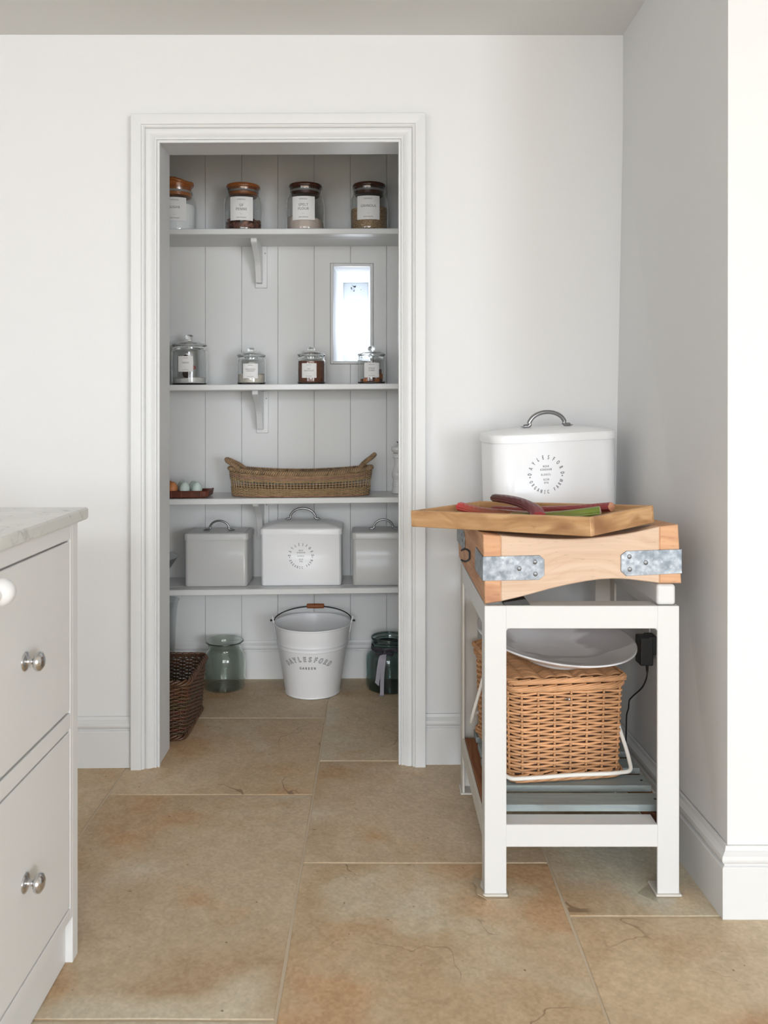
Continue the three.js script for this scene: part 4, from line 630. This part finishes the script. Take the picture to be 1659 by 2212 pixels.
// ---------------------------------------------------------------- the butcher's block itself
{
  const b = thing('butcher_block', 'worn thick wooden butcher block with galvanised corner straps, tilted on its stand', 'butcher block', [0, 0, 0]);
  const z0 = 0.08, z1 = 0.700, slope = (g) => triUV(warp(g, (v) => { if (v.y > 0.77) v.y -= 0.065 * (z1 - v.z) * clamp((v.y - 0.77) / 0.05); }));
  const P = (p) => slope(prism(p, z1 - z0 - 0.003, 0.0022).translate(0, 0, z0 + 0.0015));
  const cv = (a) => new THREE.CatmullRomCurve3(a.map((q) => V(...q, 0))).getPoints(20).map((v) => [v.x, v.y]);
  mesh('end_piece', P([[0.2510, 0.6722], [0.2878, 0.6780], [0.2878, 0.8310], [0.2457, 0.8350]]), M.mapleEnd, b);
  mesh('block_core', P([...cv([[0.2878, 0.678], [0.340, 0.6905], [0.416, 0.711], [0.513, 0.729], [0.573, 0.7306], [0.620, 0.7255], [0.657, 0.7205]]), ...cv([[0.657, 0.8525], [0.600, 0.8395], [0.5, 0.8262], [0.42, 0.8238], [0.340, 0.8275], [0.2878, 0.8310]])]), M.maple, b);
  mesh('end_piece', P([[0.657, 0.7205], [0.708, 0.7205], [0.7005, 0.8572], [0.657, 0.8525]]), M.mapleEnd, b);
  const strap = (pts, riv, f) => { const o = mesh('strap', triUV(pts), M.galvanised, b); for (const r of riv) mesh('rivet', f(new THREE.SphereGeometry(0.0056, 14, 8).scale(1, 1, 0.35), r), M.rivet, o); };
  const front = (p) => prism(p, 0.0022, 0.0006).translate(0, 0, z1 + 0.0003), onF = (g, [x, y]) => g.translate(x, y, z1 + 0.0027);
  // each strap folds round its corner of the block
  strap(join([front([[0.2450, 0.7265], [0.3760, 0.7290], [0.3885, 0.7395], [0.3885, 0.7760], [0.3770, 0.7860], [0.2450, 0.7830]]), prism([[-z1 - 0.0006, 0.7265], [-0.566, 0.7250], [-0.556, 0.7340], [-0.556, 0.7740], [-0.566, 0.7825], [-z1 - 0.0006, 0.7830]], 0.0022, 0.0006).rotateY(Math.PI / 2).translate(0.2448, 0, 0)]), [[0.3300, 0.7550], [0.3665, 0.7705], [0.3675, 0.7425]], onF);
  strap(join([front([[0.7085, 0.7440], [0.5790, 0.7380], [0.5665, 0.7490], [0.5665, 0.7865], [0.5790, 0.7960], [0.7070, 0.8005]]), prism([[-z1 - 0.0006, 0.744], [-0.566, 0.742], [-0.556, 0.752], [-0.556, 0.788], [-0.566, 0.797], [-z1 - 0.0006, 0.8005]], 0.0022, 0.0006).rotateY(Math.PI / 2).translate(0.7062, 0, 0)]), [[0.6240, 0.7690], [0.5860, 0.7830], [0.5870, 0.7535]], onF);
  strap(prism([[-0.290, 0.736], [-0.278, 0.724], [-0.084, 0.722], [-0.084, 0.779], [-0.278, 0.779], [-0.290, 0.770]], 0.0022, 0.0006).rotateY(Math.PI / 2).translate(0.2448, 0, 0), [[0.26, 0.75], [0.23, 0.762]], (g, [z, y]) => g.rotateY(Math.PI / 2).translate(0.2445, y, z));
  const H = []; for (let i = 0; i <= 20; i++) { const a = 0.9 + i / 20 * 4.5; H.push(V(0.2330 - 0.0145 * Math.cos(a + Math.PI) * -1, 0.7345 + 0.0165 * Math.sin(a), 0.41)); }
  mesh('hook', tube(H.map((p) => V(0.2345 + (p.x - 0.233) * 1.0, p.y, p.z)), 0.0026, 60, 8), M.iron, b);
  mesh('hook_plate', bx(0.2446, 0.2485, 0.725, 0.747, 0.402, 0.418, 0.001), M.iron, b);
  single('rubber_wedge', 'black wedge tucked under the left end of the butcher block', 'wedge', prism([[0, 0], [0.062, 0], [0.052, 0.014], [0, 0.006]], 0.04, 0.0006), M.black, [0.293, ST + 0.0004, 0.667 - 0.002]);
}

// ---------------------------------------------------------------- tray of rhubarb
const tray = thing('wooden_tray', 'shallow rectangular wooden tray lying askew across the butcher block', 'tray', [0.3763, 0.8368, 0.5583]);
tray.rotation.order = 'YZX'; tray.rotation.set(0.0069, -0.7827, 0.0597);
{
  const l = 0.527, w = 0.2891, h = 0.0418, t = 0.0125, U = (g, o, s) => triUV(g, 1, o, o * 0.7, s);
  mesh('tray_base', U(bx(-l / 2 + t, l / 2 - t, 0.0008, 0.0085, -w / 2 + t, w / 2 - t), 0.3), M.mango, tray);
  for (const s of [-1, 1]) mesh('long_side', U(bx(-l / 2, l / 2, 0, h, s > 0 ? w / 2 - t : -w / 2, s > 0 ? w / 2 : -w / 2 + t, 0.0016), 0.1 + s * 0.2), M.mango, tray);
  for (const s of [-1, 1]) mesh('short_side', U(bx(s > 0 ? l / 2 - t + 0.0004 : -l / 2, s > 0 ? l / 2 + 0.0006 : -l / 2 + t, 0.0003, h - 0.0003, -w / 2 + t, w / 2 - t, 0.0016), 0.6 + s * 0.13), M.mango, tray);
}
function rhubarb(label, pts, r0, r1, colA, colB, endA, endB, mid) {
  const g = thing('rhubarb_stalk', label, 'rhubarb', pts[0], 0, 'rhubarb stalks in the tray'), o = V(...pts[0]);
  const c = new THREE.CatmullRomCurve3(pts.map((p) => V(...p).sub(o)), false, 'centripetal'), S = 40, K = 28, P = [], Q = [];
  for (let i = 0; i <= S; i++) {
    const t = i / S, p = c.getPoint(t), tn = c.getTangent(t), n = V(0, 1, 0).cross(tn).normalize(), m = tn.clone().cross(n), r = r0 + (r1 - r0) * t, row = [];
    for (let k = 0; k < K; k++) { const a = k / K * Math.PI * 2, f = r * (1 + 0.06 * Math.cos(a * 9)) * (Math.sin(a) < -0.3 ? 0.86 : 1); row.push(p.clone().add(n.clone().multiplyScalar(Math.cos(a) * f * 1.12)).add(m.clone().multiplyScalar(Math.sin(a) * f * 0.86)).toArray()); }
    P.push(row);
  }
  const T = []; for (let i = 0; i < S; i++) for (let k = 0; k < K; k++) { const j = (k + 1) % K; T.push([P[i][k], P[i + 1][k], P[i + 1][j]], [P[i][k], P[i + 1][j], P[i][j]]); }
  const a = V(...P[0].reduce((x, q) => x.map((u, k) => u + q[k] / K), [0, 0, 0])), len = V(...pts[pts.length - 1]).sub(V(...pts[0])), L2 = len.lengthSq();
  mesh('stalk', paintVerts(toCreasedNormals(fromTris(T), 0.9), (v) => { const t = clamp(v.dot(len) / L2), f = fbm(t * 0.4 + 0.1, v.y * 6 + 1.5, 9, 31, 7, 3) - 0.5; let q = mix3(colA, colB, t + f * 0.25); if (mid) q = mix3(q, mid, Math.sin(t * Math.PI) * (0.7 + f)); const s = 1 + f * 0.5; return q.map((x) => x * s); }), M.stalk, g);
  [[0, endA], [S, endB]].forEach(([i, col]) => { const R = P[i], ce = R.reduce((x, q) => x.map((u, k) => u + q[k] / K), [0, 0, 0]), dir = c.getTangent(i / S).multiplyScalar(i ? 0.0025 : -0.0025).toArray(), ce2 = ce.map((x, k) => x + dir[k]); const T2 = R.map((q, k) => [ce2, q, R[(k + 1) % K]]); mesh('cut_end', fromTris(T2), SM({ color: C(...col), roughness: 0.5, side: THREE.DoubleSide }), g); });
}
const red = [0.28, 0.022, 0.03], green = [0.20, 0.23, 0.05], dull = [0.20, 0.06, 0.035], plum = [0.10, 0.025, 0.03], pale = [0.62, 0.55, 0.42];
rhubarb('red and green rhubarb stalk with a bright pink cut end at left', [[0.222, 0.8625, 0.398], [0.262, 0.8565, 0.440], [0.35, 0.8545, 0.500], [0.44, 0.858, 0.560]], 0.0145, 0.0115, [0.62, 0.06, 0.07], green, [0.75, 0.16, 0.16], pale, dull);
rhubarb('green rhubarb stalk with a pale base pointing to the right corner of the tray', [[0.330, 0.860, 0.575], [0.40, 0.8625, 0.600], [0.470, 0.8700, 0.625], [0.534, 0.8800, 0.646]], 0.0105, 0.0155, [0.22, 0.16, 0.05], [0.19, 0.27, 0.035], green, pale);
rhubarb('slender red rhubarb stalk along the back of the tray', [[0.315, 0.853, 0.375], [0.40, 0.859, 0.450], [0.50, 0.8735, 0.545], [0.570, 0.8870, 0.612]], 0.010, 0.0140, [0.24, 0.04, 0.03], [0.30, 0.045, 0.045], red, [0.70, 0.33, 0.2]);
rhubarb('thick dark plum rhubarb stalk arched on top of the others', [[0.308, 0.8915, 0.452], [0.335, 0.8930, 0.505], [0.365, 0.8890, 0.565], [0.383, 0.8795, 0.622], [0.385, 0.868, 0.655]], 0.0125, 0.0165, [0.10, 0.045, 0.03], [0.22, 0.02, 0.03], [0.25, 0.12, 0.07], [0.4, 0.05, 0.06], plum);
enamelBin('bread_bin', 'large white enamel bread bin with round printed lettering standing behind the rhubarb tray', { w: 0.386, d: 0.178, h: 0.216, r: 0.058, rim: 0.0205, dome: 0.0145, hw: 0.139, hh: 0.043, ht: 0.0064, mat: M.enamelWhite, logo: [-0.044, 0.119, 0.125] }, [0.514, 0.8225, 0.146], 0.2).rotation.set(0.03, 0.2, 0.032);

// ---------------------------------------------------------------- wicker hamper, platter, charger
{
  const th = 0.13, hx = 0.458, hz = 0.354, h = thing('wicker_hamper', 'honey coloured lidded wicker hamper on the slatted shelf of the stand', 'hamper', [hx, 0.1842, hz], th);
  const w = 0.288, d = 0.356, path = loop(w, d, 0.02), N = 30, base = [0.62, 0.33, 0.16], fl = (y) => { const f = 0.97 + 0.2 * y; return [f + 0.02, f]; };
  const tint = (g, s, k = 1) => withTint(g, base.map((c) => c * k), s, 0.3);
  for (let i = 0; i < 28; i++) mesh('weaver', tint(weaveRow(path, N, 0.0255 + i * 0.0074, i, 0.0044, 0.0034, fl, flat, 5, 6), i, rr(0.85, 1.15)), M.strand, h);
  for (let i = 0; i < N; i++) { const q = path.at((i + 0.5) / N), k = (y) => { const f = fl(y); return [q.x * f[0], y, q.z * f[1]]; }; mesh('stake', tint(tube([k(0.008), k(0.12), k(0.238)], 0.0034, 4, 7), i + 40, 0.9), M.strand, h); }
  mesh('base_border', tint(braid(path, 34, 0.0130, 0.0086, fl, flat, 2.8, 0.002), 3, 0.95), M.strand, h);
  mesh('top_border', tint(braid(path, 34, 0.2385, 0.0066, fl, flat, 4.0, 0.0015), 5, 1.02), M.strand, h);
  mesh('lining', bx(-w / 2 + 0.010, w / 2 - 0.010, 0.012, 0.232, -d / 2 + 0.010, d / 2 - 0.010, 0.01), SM({ color: C(0.12, 0.078, 0.06), roughness: 1 }), h);
  const lid = mesh('lid', tint(join([bx(-0.155, 0.155, 0.2505, 0.2555, -0.184, 0.186, 0.002)]), 8, 0.7), M.strand, h), ly = 0.259, lw = 0.318, ld = 0.376, lp = loop(lw - 0.012, ld - 0.012, 0.016);
  mesh('lid_border', tint(braid(lp, 40, 0.2568, 0.0056, () => [1, 1], flat, 4.2, 0.002), 11, 1.05), M.strand, lid);
  const bands = []; // each band of the lid is a row of slanting rods, neighbouring bands slant opposite ways
  for (let b = 0; b < 7; b++) { const x0 = -0.151 + b * 0.0431, L = []; for (let i = 0; i < 44; i++) { const z = -0.19 + i * 0.0083, s = b % 2 ? 1 : -1, dz = s * 0.013; const za = Math.max(-0.176, Math.min(0.178, z - dz)), zc = Math.max(-0.176, Math.min(0.178, z + dz)); L.push(tint(tube([[x0 - 0.002, ly - 0.0015, za], [x0 + 0.0215, ly + 0.0046, (za + zc) / 2], [x0 + 0.0451, ly - 0.0015, zc]], 0.0032, 6, 5), i + b * 9, rr(0.9, 1.2))); } const o = mesh('lid_band', join(L), M.strand, lid); o.userData.kind = 'stuff'; bands.push(o); }
  const f = fl(0.212)[1] * d / 2 + 0.008;
  mesh('clasp', [new THREE.SphereGeometry(0.0042, 14, 10).translate(0.0, 0.212, f + 0.003), bx(-0.009, 0.004, 0.2105, 0.2135, f - 0.003, f)], M.chrome, h);
  mesh('leather_tab', [at(new THREE.TorusGeometry(0.013, 0.0035, 8, 24, 4.4).scale(1, 1, 2.2), [-0.148, 0.262, 0.085], [0, 0.3, 0.6])], M.leather, h);
  mesh('leather_tab', bx(-0.158, -0.135, 0.226, 0.244, 0.052, 0.068, 0.003), M.leather, h);
  // rope carrying handles, given in the hamper's own axes
  const own = ([x, y, z]) => { const dx = x - hx, dz = z - hz; return V(dx * Math.cos(th) - dz * Math.sin(th), y - 0.1842, dx * Math.sin(th) + dz * Math.cos(th)); };
  mesh('rope_handle', tube([[0.612, 0.345, 0.47], [0.623, 0.30, 0.505], [0.632, 0.245, 0.550], [0.628, 0.2290, 0.570], [0.60, 0.2245, 0.574], [0.48, 0.2225, 0.583], [0.36, 0.2200, 0.596], [0.325, 0.220, 0.594], [0.303, 0.228, 0.570]].map(own), 0.0050, 100, 10), M.rope, h);
  mesh('rope_handle', tube([[0.293, 0.415, 0.40], [0.287, 0.405, 0.395], [0.276, 0.36, 0.385], [0.262, 0.30, 0.37], [0.2590, 0.265, 0.345], [0.262, 0.252, 0.305], [0.27, 0.250, 0.26], [0.300, 0.250, 0.225]].map(own), 0.0046, 70, 10), M.rope, h);
}
{
  const p = single('platter', 'large white glazed platter with grey brush marks resting aslant on the hamper', 'platter', triUV(lathe([[0, 0.004], [0.076, 0.004], [0.078, 0], [0.084, 0], [0.086, 0.006], ...smoothPts([[0.095, 0.012], [0.13, 0.024], [0.17, 0.041], [0.2025, 0.0575]], 14), [0.2085, 0.0605], [0.2080, 0.0640], [0.2030, 0.0635], ...smoothPts([[0.168, 0.0470], [0.128, 0.0300], [0.09, 0.0175], [0.04, 0.0110]], 14), [0, 0.0105]], 96)), M.glaze, [0.467, 0.4685, 0.426]);
  p.rotation.set(0.105, 0, -0.085);
}
{
  const wallX = 0.7655, s = thing('wall_socket', 'white wall socket low on the projecting wall behind the stand', 'socket', [wallX + 0.001, 0.483, 0.358], -Math.PI / 2 - 0.04);
  s.rotation.y = -Math.PI / 2 - 0.04; mesh('plate', bx(-0.073, 0.073, -0.043, 0.043, 0, 0.008, 0.003), M.socket, s); mesh('switch', bx(-0.05, -0.038, 0.012, 0.03, 0.006, 0.011, 0.0015), M.socket, s);
  const c = thing('plug_adaptor', 'black plug adaptor with a thin black cable on the wall socket', 'adaptor', [0, 0, 0]);
  mesh('plug', new RoundedBoxGeometry(0.026, 0.050, 0.046, 3, 0.004).translate(0.748, 0.483, 0.358), M.black, c);
  mesh('plug_body', new RoundedBoxGeometry(0.036, 0.076, 0.048, 3, 0.004).translate(0.731, 0.4665, 0.358), M.black, c);
  mesh('strain_relief', lathe([[0, 0], [0.0045, 0], [0.003, -0.024], [0, -0.024]], 12).translate(0.739, 0.430, 0.358), M.black, c);
  mesh('cable', tube([[0.739, 0.409, 0.358], [0.7385, 0.395, 0.358], [0.733, 0.36, 0.34], [0.720, 0.315, 0.290], [0.716, 0.300, 0.275], [0.720, 0.282, 0.255], [0.724, 0.262, 0.238], [0.724, 0.24, 0.222], [0.729, 0.19, 0.20], [0.7295, 0.10, 0.185], [0.722, 0.012, 0.13], [0.715, 0.0045, 0.06]], 0.0021, 120, 8), M.black, c);
}

renderer.render(scene, camera);
